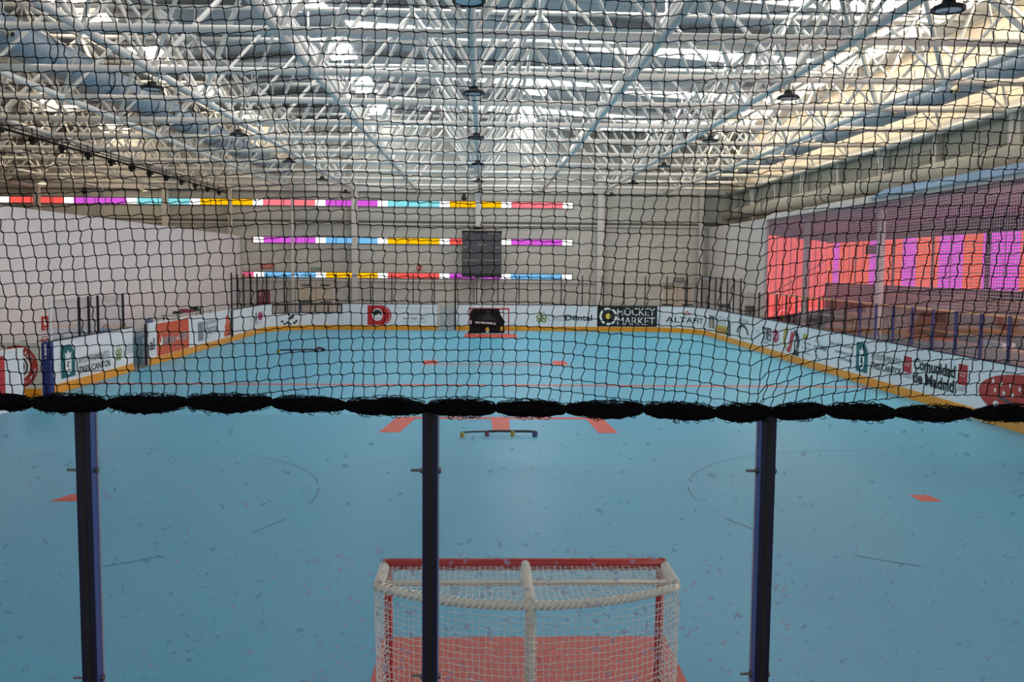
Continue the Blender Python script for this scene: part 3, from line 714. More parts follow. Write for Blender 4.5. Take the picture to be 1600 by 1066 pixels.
words('HOCKEYSHOP', 29.5, 31.2, .86, 1.0, 'grey', B4, .02); words('FÖRSTER', 29.5, 31.25, .5, .82, 'grey', B4, .03); words('www.', 29.5, 30.0, .38, .43, 'grey', B4)
shape('orange_splash', [[(32.0, .26), (32.9, .27), (33.05, .34), (32.98, .42), (32.75, .45), (32.9, .6), (32.95, .7), (32.75, .66), (32.72, .85), (32.6, 1.0), (32.35, 1.08), (32.2, 1.0), (32.3, .8), (32.05, .62), (32.2, .5), (31.9, .4)]], 'orange', B4)
shape('splash_outline', [[(32.3, .25), (32.5, .36), (32.8, .38), (32.95, .3), (32.85, .26), (32.7, .32), (32.5, .3), (32.4, .245)]], 'black', B4, .011)
B4b = post(B4, 33.05, HB + .02, 'black', .26, .2, -.02)

far_posts = lambda a, c: [s for s in [41.427 + 7.5 + .59 + k for k in range(-16, 12)] if a < s < c]
B5 = board(33.2, 38.72, 'curved white board at the far left corner with small player logos', gz=2.64, posts=(34.2, 35.2, 36.3, 37.45, 38.45), glass=(33.4, 38.7))
post(B5, 33.35, 2.7, 'black', .07)
words('PLAY', 36.0, 36.5, .62, .7, 'grey', B5); MB  # small print
panel('logo_block', 36.75, 37.12, .55, .95, 'lgrey', B5, .005); shape('logo_dot', [ell(36.94, .84, .07, .04, 10)], 'black', B5); shape('logo_dot', [ell(36.94, .66, .07, .04, 10)], 'black', B5)
words('CLIC', 36.78, 37.12, .44, .54, 'dgrey', B5, .02)
shape('magenta_disc', [ell(37.6, .75, .36, .19, 24)], 'magenta_print', B5); words('GO', 37.35, 37.85, .68, .82, 'white', B5, .02, off=.011)
words('store', 37.35, 37.85, .45, .5, 'grey', B5)
B6 = board(38.72, 42.2, 'low white board below the dark framed opening at the far left corner', z1=.78, gz=2.64, posts=(39.5, 40.75, 41.9), glass=(38.75, 42.18), rail=None)
wf_ = slab('opening_frame', 38.72, 42.2, HB - .06, HB + .02, -.1, 0, 'black', B6)
slab('opening_frame', 38.72, 42.2, .78, .83, -.1, 0, 'black', B6)
for s in (38.72, 39.5, 40.25, 40.9, 41.5, 42.14): slab('opening_mullion', s, s + .06, .83, HB - .06, -.1, 0, 'navy' if s == 40.25 else 'black', B6)
for u, v, rx, rz, a in ((39.62, .36, .1, .05, 1), (39.32, .42, .08, .05, -1), (39.46, .30, .09, .045, 0), (39.75, .29, .07, .05, 0), (39.95, .34, .07, .06, 1), (40.05, .42, .06, .06, 1)):
    shape('claw_mark', [ell(u, v, rx, rz, 14)], 'black', B6)
shape('claw_mark', [[(39.6, .52), (39.75, .5), (39.9, .56), (39.96, .72), (39.85, .7), (39.72, .6)]], 'black', B6)
B7 = board(42.2, 46.66, 'white far end board with the red cap logo sign left of the goal', gz=2.64, posts=far_posts(42.2, 46.6), glass=(42.22, 46.6))
rp = shape('advert_panel', [[(43.38, .235)] + [(44.05 + .45 * math.sin(a), .70 - .465 * math.cos(a)) for a in [PI * i / 16 for i in range(17)]] + [(43.38, 1.165)]], 'cap_red', B7)
shape('advert_border', [arc_band(44.03, .7, .41, .42, .018, -1.3, 1.3)], 'white', rp, .010)
shape('face_logo', [ell(43.84, .72, .25, .29, 30)], 'white', rp, .010)
shape('cap_logo', [[(43.64, .68)] + ell(43.84, .76, .2, .2, 16, PI, 0) + [(44.04, .66), (43.92, .78), (43.78, .7)]], 'black', rp, .013)
shape('smile_logo', [arc_band(43.84, .64, .14, .11, .025, PI * 1.15, PI * 1.85)], 'dgrey', rp, .013)
for t, a, c, z, h, k in (('No dejes de hacer todo lo que te gusta,', 44.75, 46.35, 1.02, .055, 'grey'), ('tranquilo', 45.4, 45.85, .93, .045, 'grey'), ('¡Haz tu vida con nosotros!', 45.0, 46.25, .8, .05, 'grey'),
                       ('647 308 135', 45.05, 46.05, .5, .1, 'black'), ('www.gorraroja.es', 45.05, 46.15, .38, .045, 'dgrey')):
    words(t, a, c, z, z + h, k, B7, .01)
gt = empty('gate', (0, 0, 0), 'pale grey gate between the far boards left of the goal', 'gate')
slab('gate_panel', 46.7, 47.44, .02, HB - .05, -.1, -.05, 'lgrey', gt); slab('gate_edge', 46.7, 46.78, .02, HB, -.11, -.03, 'wall_beige', gt)
B8 = board(47.56, 57.3, 'long white far end board with dental clinic and HOCKEY MARKET adverts behind the goal', gz=2.64, posts=far_posts(47.9, 57.2), glass=(47.6, 57.28))
post(B8, 47.5, 2.66, 'black', .08, .02)
apple(B8, 51.35, 51.85, .42, .92); words('Clínica', 51.9, 52.7, .48, .74, 'lgrey', B8); words('Dental', 52.72, 54.0, .5, .78, 'black', B8, .02)
hp = panel('advert_panel', 54.24, 57.1, .23, HB - .01, 'black', B8)
shape('logo_ring', [arc_band(54.77, .72, .42, .42, .1, .3 + k * 2.1, 2.1 + k * 2.1) for k in range(3)], 'white', hp, .009)
shape('logo_disc', [ell(54.77, .72, .13, .14, 20)], 'yel_print', hp, .009)
words('HOCKEY', 55.2, 57.0, .76, 1.12, 'white', hp, 0, off=.009); words('MARKET', 55.2, 57.0, .32, .68, 'white', hp, 0, off=.009)
B9 = board(57.3, 60.45, 'curved white board reading ALTAFIT at the far right corner', gz=2.64, posts=(57.52, 58.52, 59.45, 60.2), glass=(57.32, 60.42))
words('ALTAFIT', 57.5, 59.75, .48, .74, 'black', B9, .01); words('FM CLUB', 58.1, 59.1, .28, .35, 'grey', B9)
shape('chevron_logo', [[(58.4, .86), (58.5, .86), (58.62, .98), (58.74, .86), (58.84, .86), (58.62, 1.06)]], 'brick', B9)
B10 = board(60.45, 67.2, 'white board with bottle pictures and chef hat logo just past the far right corner', gz=2.64, posts=(61.3, 62.2, 63.2, 64.2, 65.2), glass=(60.5, 65.2))
panel('advert_panel', 60.56, 61.5, .4, .95, 'dgrey', B10); shape('poster_figure', [[(60.7, .42), (61.2, .42), (61.3, .6), (61.1, .88), (60.85, .8)]], 'tan', B10, .009)
panel('advert_panel', 61.8, 63.56, .26, .62, 'olive', B10); words('cervezas', 62.0, 63.4, .35, .5, 'orange', B10, .01)
for k in range(4): shape('fork_sketch', [[(62.0 + .4 * k, .66), (62.1 + .4 * k, .66), (62.25 + .4 * k, 1.0), (62.15 + .4 * k, 1.02)]], 'grey', B10)
shape('bottle_print', [[(63.75, .26), (64.14, .26), (64.14, .75), (64.0, .86), (63.98, 1.1), (63.9, 1.1), (63.88, .86), (63.75, .75)]], 'dgrey', B10)
shape('hat_logo', [arc_band(65.85, .45, .85, .42, .22, .15, PI - .15)], 'dgrey', B10)
for k in range(5): shape('steam_line', [[(65.2 + .28 * k, .9), (65.27 + .28 * k, .9), (65.45 + .28 * k, 1.08 - .03 * abs(k - 2)), (65.38 + .28 * k, 1.08)]], 'dgrey', B10)
shape('hat_logo', [arc_band(65.85, .42, .5, .14, .05, PI * 1.1, PI * 1.9)], 'lgrey', B10)
rp_ = lambda a, c: [s for s in [84.65 - k for k in range(-8, 20)] if a < s < c]
B11 = board(67.2, 76.55, 'white board on the right with S-shaped sport council logo and federation lettering', gz=2.16, posts=rp_(67, 76.5), glass=(65.3, 76.5), pm='post_black')
words('PLAY', 67.6, 68.05, .7, .78, 'grey', B11)
panel('logo_block', 68.75, 69.4, .5, .95, 'grey', B11, .005); words('TE', 68.3, 69.3, .5, .95, 'dgrey', B11, .02, off=.008); words('CLIC', 68.3, 69.3, .36, .47, 'dgrey', B11, .02)
for z in (.6, .8): shape('logo_dot', [ell(69.2, z, .09, .05, 10)], 'white', B11, .011)
shape('magenta_disc', [ell(69.86, .72, .33, .24, 26)], 'magenta_print', B11); words('GO', 69.64, 70.08, .66, .8, 'white', B11, .02, off=.011); words('store', 69.65, 70.1, .38, .43, 'grey', B11)
shape('s_logo', [arc_band(71.15, .72, .5, .42, .22, PI * .55, PI * 1.35)], 'olive', B11, .008)
shape('s_logo', [[(71.0, .34), (71.25, .26), (71.45, .36), (71.62, .72), (71.75, .9), (71.5, 1.02), (71.35, .8), (71.25, .5), (71.1, .42)]], 'red', B11, .010)
shape('s_logo', [arc_band(71.75, .7, .5, .36, .24, -.9, 1.7)], 'dgrey', B11, .009)
shape('s_logo', [rect(71.75, 72.2, .24, .44)], 'dgrey', B11, .011)
for t, z in (('Consejo', .68), ('Superior', .52), ('de Deportes', .36)): words(t, 72.48, 73.25, z, z + .08, 'dgrey', B11)
panel('crest_print', 72.55, 72.95, .86, 1.0, 'olive', B11); 
for k in range(7):
    a = PI * (.6 + .8 * k / 6); u, v = 74.1 + .5 * math.cos(a), .7 + .36 * math.sin(a)
    shape('dash_ring', [rect(u - .1, u + .1, v - .015, v + .015)], 'olive' if k < 3 else 'dgrey', B11)
words('RFEP', 74.0, 74.56, .62, .76, 'black', B11, .02)
for t, a, z in (('REAL FEDERACIÓN', 74.76, .86), ('ESPAÑOLA DE', 75.2, .66), ('PATINAJE', 75.6, .46)): words(t, a, 76.42, z, z + .1, 'black', B11)
B12 = board(76.55, 82.6, 'white board on the right reading AYUNTAMIENTO TRES CANTOS and Comunidad de Madrid', gz=2.16, posts=rp_(76.5, 82.6), glass=(76.6, 82.58), pm='post_blue')
townhall(B12, 76.68, 77.42, 77.62, 79.3, (.72, .88), (.48, .65))
words('Comunidad', 79.98, 81.86, .72, 1.0, 'black', B12, .03); words('de Madrid', 79.98, 81.84, .4, .68, 'black', B12, .03)
for a, c, z0, z1 in ((79.46, 79.86, .6, .98), (81.98, 82.34, .62, 1.06)):
    fp = panel('flag_print', a, c, z0, z1, 'red', B12, .006)
    for k in range(4): shape('star', [ell(a + (c - a) * (.2 + .2 * k), z0 + (z1 - z0) * .6, .02, .02, 5)], 'white', fp, .010)
    for k in range(3): shape('star', [ell(a + (c - a) * (.3 + .2 * k), z0 + (z1 - z0) * .45, .02, .02, 5)], 'white', fp, .010)
    words('Comunidad', a, c, z0 - .07, z0 - .02, 'black', B12); words('de Madrid', a, c, z0 - .13, z0 - .08, 'black', B12)
B13 = board(82.6, 89.5, 'white board at the right edge with large brick red seven-star logo', gz=2.16, posts=rp_(82.6, 89.0), glass=(82.62, 89.0), pm='post_blue')
el = shape('logo_ellipse', [ell(84.75, .62, 1.95, .48, 60)], 'brick', B13)
def star(u, v, r):
    return [(u + r * 1.0 * (1 if k % 2 == 0 else .42) * math.sin(k * PI / 5), v + r * (1 if k % 2 == 0 else .42) * math.cos(k * PI / 5)) for k in range(10)]
for u, v in ((83.32, .86), (83.6, .84), (83.92, .83), (84.22, .81), (83.4, .69), (83.7, .67), (84.0, .66)): shape('star', [star(u, v, .065)], 'white', el, .012)
words('FMP', 84.4, 85.6, .55, .8, 'burgundy', el, .02, off=.012)
shape('stick_print', [[(83.5, .62), (84.6, .42), (85.8, .3), (85.8, .24), (84.5, .36), (83.5, .56)]], 'dgrey', el, .012)
shape('ball_print', [ell(83.45, .42, .1, .06, 16)], 'white', el, .012)

# behind the boards on the left
gl = empty('glass_gate', (0, 0, 0), 'clear gate leaf in the gap between the left side boards', 'gate')
slab('gate_pane', 22.98, 24.06, .03, 1.15, -.06, -.05, 'glass_far', gl)
slab('gate_edge', 24.02, 24.1, .02, 1.25, -.08, -.03, 'rail', gl)
e = empty('equipment_case', (-11.0, 24.6, -.012), 'pale teal equipment case standing behind the gap in the left boards', 'case')
MB().box(-.5, .5, -.4, .4, 0, .85).build('case_body', 'box_teal', e); MB().box(-.52, .52, -.42, .42, .85, .95).build('case_lid', 'lgrey', e)
MB().tube([(0, -.42, .5), (0, -.40, .5)], .22, 20).build('round_print', 'grey', e); MB().box(-.5, .5, -.415, -.4, .12, .16).build('case_trim', 'dgrey', e)
sg = tag(MB().box(-13.0, -12.97, 23.9, 24.55, 1.06, 1.46).build('fire_sign', 'brick'), 'red fire equipment sign on the white partition at left', 'sign')
MB().box(-12.97, -12.965, 23.99, 24.14, 1.2, 1.38).box(-12.97, -12.965, 24.3, 24.42, 1.18, 1.36).box(-12.97, -12.965, 23.99, 24.44, 1.1, 1.12).build('pictogram', 'white', sg)
def bench(y0, y1, lb, m='dgrey'):
    e = empty('player_bench', (-12.3, y0, -.012), lb, 'bench', 'benches behind the left boards'); L = y1 - y0
    MB().box(-.2, .2, 0, L, .43, .48).build('seat', m, e)
    for q in (.1, L - .15): MB().box(-.18, .18, q, q + .05, 0, .43).build('leg', 'black', e)
bench(20.6, 24.2, 'dark bench with sports bags on it behind the left boards'); bench(25.6, 31.5, 'long bench behind the left boards with blue seat', 'blue_seat')
def bag(x, y, z, w, d, h, m, lb):
    b = MB(); n = 10
    for i in range(n + 1):
        t = i / n
        r = 1 - .5 * abs(2 * t - 1) ** 4
        b.v += [(x + math.cos(a) * w / 2 * r * (1 + .1 * math.sin(3 * a + i)), y - d / 2 + d * t, z + h / 2 + math.sin(a) * h / 2 * r * (.98)) for a in [2 * PI * k / 12 for k in range(12)]]
    for i in range(n):
        for k in range(12): b.f.append((i * 12 + k, i * 12 + (k + 1) % 12, (i + 1) * 12 + (k + 1) % 12, (i + 1) * 12 + k))
    b.f += [tuple(range(12))[::-1], tuple(n * 12 + k for k in range(12))]
    o = empty('sports_bag', (0, 0, 0), lb, 'bag', 'bags on the left benches'); b.build('bag_body', m, o, True)
    MB().tube([(x, y - d * .2, z + h * .95), (x, y - d * .1, z + h * 1.15), (x, y + d * .1, z + h * 1.15), (x, y + d * .2, z + h * .95)], .012, 5).build('handle', 'black', o)
bag(-12.3, 21.4, .468, .36, .9, .42, 'black', 'black sports bag on the dark left bench, nearer the camera')
bag(-12.3, 22.6, .468, .36, 1.0, .45, 'burgundy', 'burgundy and black sports bag on the middle of the dark left bench')
bag(-12.3, 23.6, .468, .34, .6, .4, 'rubber', 'small dark sports bag at the far end of the dark left bench')
bag(-12.3, 26.7, .468, .4, .9, .5, 'blue_seat', 'blue-grey sports bag on the blue bench')
bag(-12.3, 28.2, .468, .38, .9, .45, 'tan', 'tan sports bag on the blue bench')
o = tag(MB().tube([(-12.3, 30.6, .468), (-12.3, 30.6, 1.0), (-12.3, 30.6, 1.05)], [.14, .12, .06], 12).build('water_jug', 'blue_seat', None, True), 'blue-grey water jug at the far end of the blue bench', 'jug')
e = empty('scorer_table', (-11.6, 33.2, -.012), 'small table with clutter behind the hockey shop board', 'table')
MB().box(-.35, .35, -2.4, 1.6, 1.12, 1.17).build('table_top', 'lgrey', e)
for x in (-.3, .27):
    for y in (-2.35, 1.52): MB().box(x, x + .04, y, y + .04, 0, 1.12).build('leg', 'dgrey', e)
for x, y, w, d, h, m, lb in ((-11.6, 31.6, .3, .4, .1, 'black', 'low black box on the scorer table, nearer end'), (-11.6, 32.6, .4, .7, .14, 'toy_red', 'red folded garment on the scorer table'), (-11.6, 33.6, .3, .35, .18, 'rubber', 'black helmet bag on the scorer table'), (-11.6, 34.3, .35, .4, .22, 'board', 'white box at the far end of the scorer table')):
    bb = MB(); ww, dd = w / 2, d / 2
    bb.add([(x - ww, y - dd, 1.158), (x + ww, y - dd, 1.158), (x + ww, y + dd, 1.158), (x - ww, y + dd, 1.158), (x - ww * .8, y - dd * .8, 1.158 + h), (x + ww * .8, y - dd * .8, 1.158 + h), (x + ww * .75, y + dd * .8, 1.158 + h * .8), (x - ww * .8, y + dd * .7, 1.158 + h * .9)],
           [(3, 2, 1, 0), (4, 5, 6, 7), (0, 1, 5, 4), (1, 2, 6, 5), (2, 3, 7, 6), (3, 0, 4, 7)])
    tag(bb.build('table_item', m), lb, 'item', 'clutter on the scorer table')
e = empty('crash_mat', (-11.1, 43.0, -.012), 'burgundy rounded mat standing against the far wall at the left corner', 'mat')
b = MB(); P = [(-.3, 0), (.3, 0), (.3, 1.7)] + [(.3 * math.cos(a), 1.7 + .12 * math.sin(a)) for a in [PI * i / 8 for i in range(1, 8)]] + [(-.3, 1.7)]
n = len(P); b.add([(x, -.08, z) for x, z in P] + [(x, .08, z) for x, z in P], [tuple(range(n)), tuple(range(n, 2 * n))[::-1]] + [(i, n + i, n + (i + 1) % n, (i + 1) % n) for i in range(n)])
b.build('mat_body', 'burgundy', e); MB().box(-.2, -.16, -.09, -.08, 1.5, 1.62).build('mat_label', 'white', e)
for x, y, lb in ((10.9, 37.8, 'grey chair behind the right corner glass, farther one'), (11.1, 34.6, 'grey chair behind the right corner glass, nearer one')):
    e = empty('plastic_chair', (x, y, -.012), lb, 'chair', 'chairs behind the right corner glass')
    MB().box(-.22, .22, -.22, .22, .43, .47).build('seat', 'dgrey', e); MB().box(-.22, .22, .19, .23, .5, 1.5 if y < 35 else 1.45).build('backrest', 'dgrey', e)
    for a in (-.2, .17):
        for c in (-.2, .17): MB().box(a, a + .03, c, c + .03, 0, .43).build('leg', 'black', e)

# ================================================================== FAR GOAL
def goal_frame(parent, sg):
    """sg=+1: opening faces -y (far goal); the local origin is the middle of the goal line"""
    W2, H = .86, 1.16
    MB().tube([(-W2, 0, 0), (-W2, 0, H)], .027, 10).build('post', 'goal_red', parent, True); MB().tube([(W2, 0, 0), (W2, 0, H)], .027, 10).build('post', 'goal_red', parent, True)
    MB().tube([(-W2 - .03, 0, H), (W2 + .03, 0, H)], .037, 10).build('crossbar', 'goal_red', parent, True)
fg = empty('hockey_goal', (.17, 37.4, 0), 'red goal at the far end covered by a black shooting tarp', 'goal')
goal_frame(fg, 1)
MB().tube([(-.86, 0, 1.14), (-.8, .42, 1.12), (0, .6, 1.1), (.8, .42, 1.12), (.86, 0, 1.14)], .025, 8).build('top_bar', 'tube_white', fg, True)
MB().tube([(-.86, 0, .03), (-.8, .75, .03), (0, .95, .03), (.8, .75, .03), (.86, 0, .03)], .025, 8).build('base_bar', 'tube_white', fg, True)
tarp_loops = [[(-.96, .06), (-.84, .3), (-.86, .44), (-.8, .46), (-.78, .62), (-.84, .66), (-.84, 1.02), (-.7, 1.17), (.42, 1.17), (.45, 1.1), (.5, .9), (.62, .7), (.72, .58), (.66, .52), (.68, .1), (.3, .07), (-.1, .09), (-.5, .06)],
              ell(-.08, .22, .085, .12, 16), ell(.55, .28, .06, .11, 16), [(.62, .3), (.66, .36), (.69, .3), (.66, .26)]]
vs, fs = poly_geo(tarp_loops)
MB().add([(u, -.045 - .03 * math.sin(u * 5 + v * 3) ** 2, v) for u, v in vs], fs).build('shooting_tarp', 'tarp', fg)
words('WINNWELL', -.62, .3, .50, .60, 'white', fg, .03, .3, mapper=lambda u, v: (u, -.085, v - .05 * (u + .6)))
shape('tarp_figure', [[(-.5, .64), (.32, .64), (.2, .82), (.06, .9), (.04, 1.06), (-.12, 1.08), (-.18, .9), (-.4, .8)]], 'post_black', fg, mapper=lambda u, v: (u, -.081, v))

# ================================================================== NEAR GOAL
ng = empty('hockey_goal', (.16, 2.56, 0), 'red framed goal with white netting close to the camera, seen from behind', 'goal')
goal_frame(ng, -1)
def bx_(t):  # back top bar, t in -1..1: plan position
    return (.86 * t if abs(t) < 1 else .86 * t, -.36 - .30 * (1 - abs(t) ** 2.2))
NB = 24
back = [(bx_(-1 + 2 * i / NB)[0] * 1.03, bx_(-1 + 2 * i / NB)[1], 1.14) for i in range(NB + 1)]
MB().tube([(-.87, 0, 1.16), (-.89, -.15, 1.15), (-.89, -.36, 1.14)], .022, 10).build('side_bar', 'tube_white', ng, True)
MB().tube([(.87, 0, 1.16), (.89, -.15, 1.15), (.89, -.36, 1.14)], .022, 10).build('side_bar', 'tube_white', ng, True)
MB().tube(back, .023, 10).build('back_top_bar', 'tube_white', ng, True)
MB().tube([(-.87, -.30, 1.145), (.87, -.30, 1.145)], .018, 8).build('cross_brace', 'tube_white', ng, True)
MB().tube([(0, -.02, 1.17), (0, -.66, 1.145)], .022, 8).build('centre_bar', 'tube_white', ng, True)
MB().tube([(0, -.66, 1.14), (0, -.68, .6), (0, -.72, .03)], .028, 8).build('centre_post', 'tube_white', ng, True)
MB().tube([(.86 * -1, 0, .03), (-.9, -.5, .03), (-.6, -.78, .03), (0, -.86, .03), (.6, -.78, .03), (.9, -.5, .03), (.86, 0, .03)], .028, 8).build('base_bar', 'tube_white', ng, True)
# lacing that wraps the back bar
b = MB()
for i in range(NB * 2):
    t = -1 + 2 * (i + .5) / (NB * 2); x, y = bx_(t); x *= 1.03
    b.tube([(x - .02, y - .028, 1.125), (x, y - .03, 1.145), (x + .01, y - .01, 1.17), (x + .025, y + .03, 1.16)], .0045, 4)
for i in range(26):
    y = -.02 - .64 * i / 26
    b.tube([(-.026, y, 1.15), (-.02, y - .006, 1.182), (0, y - .012, 1.195), (.02, y - .018, 1.182), (.026, y - .022, 1.15)], .0045, 4)
for sx in (-1, 1):
    for i in range(14):
        y = -.01 - .34 * i / 14
        b.tube([(sx * .91, y, 1.13), (sx * .905, y - .006, 1.17), (sx * .88, y - .012, 1.185), (sx * .855, y - .018, 1.17), (sx * .85, y - .024, 1.13)], .0045, 4)
for i in range(30):
    z = 1.1 - .035 * i; y = -.665 - .05 * (1.1 - z)
    b.tube([(-.034, y - .005, z), (-.015, y - .034, z - .008), (.015, y - .034, z - .014), (.034, y - .005, z - .02)], .004, 4)
b.build('lacing', 'net_white', ng)
# netting
def wires(name, lines, r, m, parent, n=4):
    """many thin cords in one mesh (numpy)"""
    V = []; F = []; off = 0
    for P in lines:
        P = np.asarray(P, float); k = len(P)
        T = np.gradient(P, axis=0); T /= np.linalg.norm(T, axis=1)[:, None] + 1e-9
        ref = np.array([0, 1., 0]) if abs(T[0][1]) < .9 else np.array([1., 0, 0])
        A = np.cross(T, ref); A /= np.linalg.norm(A, axis=1)[:, None] + 1e-9; Bn = np.cross(A, T)
        ring = [P + r * (math.cos(2 * PI * j / n + .78) * A + math.sin(2 * PI * j / n + .78) * Bn) for j in range(n)]
        V.append(np.stack(ring, 1).reshape(-1, 3))
        i = np.arange(k - 1)[:, None] * n + off; j = np.arange(n)[None, :]; j2 = (j + 1) % n
        F.append(np.stack([i + j, i + j2, i + n + j2, i + n + j], -1).reshape(-1, 4)); off += k * n
    V = np.concatenate(V); F = np.concatenate(F)
    me = bpy.data.meshes.new(name); me.vertices.add(len(V)); me.vertices.foreach_set('co', V.ravel().astype(np.float32))
    me.loops.add(F.size); me.loops.foreach_set('vertex_index', F.ravel().astype(np.int32))
    me.polygons.add(len(F)); me.polygons.foreach_set('loop_start', np.arange(0, F.size, 4, dtype=np.int32)); me.polygons.foreach_set('loop_total', np.full(len(F), 4, np.int32))
    me.update(calc_edges=True); me.validate(); me.materials.append(MT[m] if isinstance(m, str) else m)
    o = bpy.data.objects.new(name, me); C.objects.link(o)
    if parent is not None: o.parent = parent
    return o
CELL = .036
# outline (plan) of the netting wall from left post round the back to right post
plan = [(-.87, -.03), (-.9, -.12), (-.915, -.25)] + [(bx_(-1 + 2 * i / 40)[0] * 1.04, bx_(-1 + 2 * i / 40)[1] - .035) for i in range(41)] + [(.915, -.25), (.9, -.12), (.87, -.03)]
plan = np.array(plan); seg_ = np.r_[0, np.cumsum(np.linalg.norm(np.diff(plan, axis=0), axis=1))]
def plan_at(u): return np.array([np.interp(u, seg_, plan[:, 0]), np.interp(u, seg_, plan[:, 1])])
U = np.arange(.0, seg_[-1], CELL); Zs = np.arange(.05, 1.13, CELL)
wob = rng.normal(0, .0035, (len(U), len(Zs), 3))
def netp(i, j):
    u, z = U[i], Zs[j]; p = plan_at(u); t = (1.14 - z); sag = .035 * math.sin(PI * min(1, t)) * (1 + .5 * math.sin(u * 5)); bulge = .1 * t
    cdir = p / (np.linalg.norm(p) + 1e-6)
    return np.array([p[0] * (1 - .035 * t), p[1] - bulge * (1 if p[1] < -.2 else .3) - sag * .3, z + .01 * math.sin(u * 9) * t]) + wob[i, j]
G = np.array([[netp(i, j) for j in range(len(Zs))] for i in range(len(U))])
wires('rear_netting', [G[i] for i in range(len(U))] + [G[:, j] for j in range(len(Zs))], .0023, 'net_white', ng)
lines = []
for i in range(-24, 25):
    x = i * CELL; yb = bx_(max(-1, min(1, x / .87)))[1]; k = 8
    lines.append([(x + rng.normal(0, .002), yb * q / k, 1.165 - .02 * math.sin(PI * q / k) + rng.normal(0, .002)) for q in range(k + 1)])
for q in range(1, 19):
    y = -CELL * q; xs = [x for x in np.arange(-.86, .861, .05) if bx_(max(-1, min(1, x / .87)))[1] < y]
    if len(xs) > 2: lines.append([(x, y + rng.normal(0, .002), 1.165 - .012 + rng.normal(0, .002)) for x in xs])
wires('top_netting', lines, .0024, 'net_white', ng)

# ================================================================== STICKHANDLING TRAINERS
def trainer(loc, rz, sc, segs, feet, label):
    e = empty('stickhandling_trainer', loc, label, 'training aid', 'stickhandling trainers on the floor', rz); e.scale = (sc, sc, sc)
    for (x0, y0, x1, y1, r) in segs:
        b = MB().tube([(x0, y0, .085), ((x0 + x1) / 2, (y0 + y1) / 2, .09), (x1, y1, .085)], r * 1.35, 8); b.build('bar', 'black', e)
    for (x, y, m, w) in feet: MB().lathe([(0, 0), (w, 0), (w * .9, .03), (w, .075), (w * .8, .095), (0, .095)], (x, y, 0), 12).build('foot', m, e)
trainer((.17, 13.08, 0), 0, 1, ((-.66, -.12, -.2, .0, .012), (-.2, 0, .26, .02, .017), (.26, .02, .68, -.02, .017)), ((-.64, -.13, 'toy_yellow', .04), (-.2, .0, 'toy_red', .04), (.26, .0, 'toy_yellow', .04), (.66, -.03, 'navy', .05)),
        'black stickhandling trainer with coloured feet on the floor beyond the near goal')
trainer((-6.55, 28.7, 0), .1, 1, ((-.66, -.1, 0, 0, .02), (0, 0, .62, .05, .02), (.62, .05, .62, .8, .02), (.62, .8, .82, .4, .03)), ((-.64, -.1, 'toy_yellow', .06), (-.2, -.03, 'navy', .06), (.2, 0, 'toy_red', .05), (.62, .05, 'black', .07), (.6, .75, 'black', .07), (.84, .4, 'black', .08)),
        'black stickhandling trainer lying on the far left part of the rink')

# ================================================================== NEAR GLASS BARRIER
gb = empty('glass_barrier', (0, 0, 0), 'near glass barrier with navy posts and scuffed clear panes in front of the camera', 'glass barrier')
PXS = [-3.70, -2.565, -1.427, -.289, .849, 1.987, 3.125]
ZG = 2.55
for x in PXS:
    p = MB().box(x - .024, x + .024, -.05, .012, 0, ZG).build('post', 'near_post', gb)
    MB().box(x - .0255, x - .024, -.046, .012, 0, ZG).box(x + .024, x + .0255, -.046, .012, 0, ZG).build('post_lit_side', 'near_post_lit_side', p)  # thin skins carrying the painted lit tone of the side faces
    MB().box(x - .006, x + .006, -.0515, -.05, 0, ZG).build('post_groove', 'rubber', p)
    for z in (2.345, 1.63):
        q = MB().tube([(x - .066, -.02, z), (x + .032, -.02, z)], .0045, 8).tube([(x - .034, -.02, z), (x - .024, -.02, z)], .0105, 6).tube([(x + .026, -.02, z), (x + .036, -.02, z)], .0105, 6)
        q.build('bolt', 'steel', p)
for a, c in zip(PXS, PXS[1:]):
    pn = MB().box(a + .028, c - .028, -.004, .004, .9, ZG - .02).build('pane', 'glass_near', gb)
    MB().box(a + .0258, a + .0285, -.005, .005, .9, ZG - .02).box(c - .0285, c - .0258, -.005, .005, .9, ZG - .02).build('pane_edge_lit', 'lit_edge_tone', pn)
    # scuff marks: small crescents and blots left by pucks and sticks
    for mm, cnt in (('scuff', 260), ('scuff_dark', 190)):
        b = MB()
        for k in range(cnt):
            z = 1.45 + 1.05 * (rng.random() ** (2.2 if mm == 'scuff' else 1.3)); x = a + .05 + rng.random() * (c - a - .1)
            near = -.72 < x < .95
            if mm == 'scuff' and near: z = 1.45 + .62 * rng.random()
            if mm == 'scuff' and not near and rng.random() < .85: continue
            if mm == 'scuff_dark' and near and z < 1.97 and rng.random() < .6: continue
            ln = rng.uniform(.012, .034); th = rng.uniform(.0007, .0022) if rng.random() < (.45 if mm == 'scuff' else .8) else rng.uniform(.003, .009 if mm == 'scuff' else .006)
            an = rng.uniform(-.9, .9) if rng.random() < .7 else rng.uniform(0, PI); cu = rng.uniform(-1.6, 1.6); N = 7; up = []; lo = []
            for i in range(N):
                t = i / (N - 1) - .5; w_ = th * (1 - (2 * t) ** 2) + .0001; px_, pz_ = t * ln, cu * ln * (.25 - t * t) * .8
                for lst, s_ in ((up, 1), (lo, -1)):
                    qx, qz = px_, pz_ + s_ * w_; lst.append((x + qx * math.cos(an) - qz * math.sin(an), -.0052 - .00001 * (k % 9), z + qx * math.sin(an) + qz * math.cos(an)))
            b.add(up + lo, [(i, i + 1, N + i + 1, N + i) for i in range(N - 1)])
        if b.v:
            o = b.build('scuff_marks', mm, pn); o['kind'] = 'stuff'

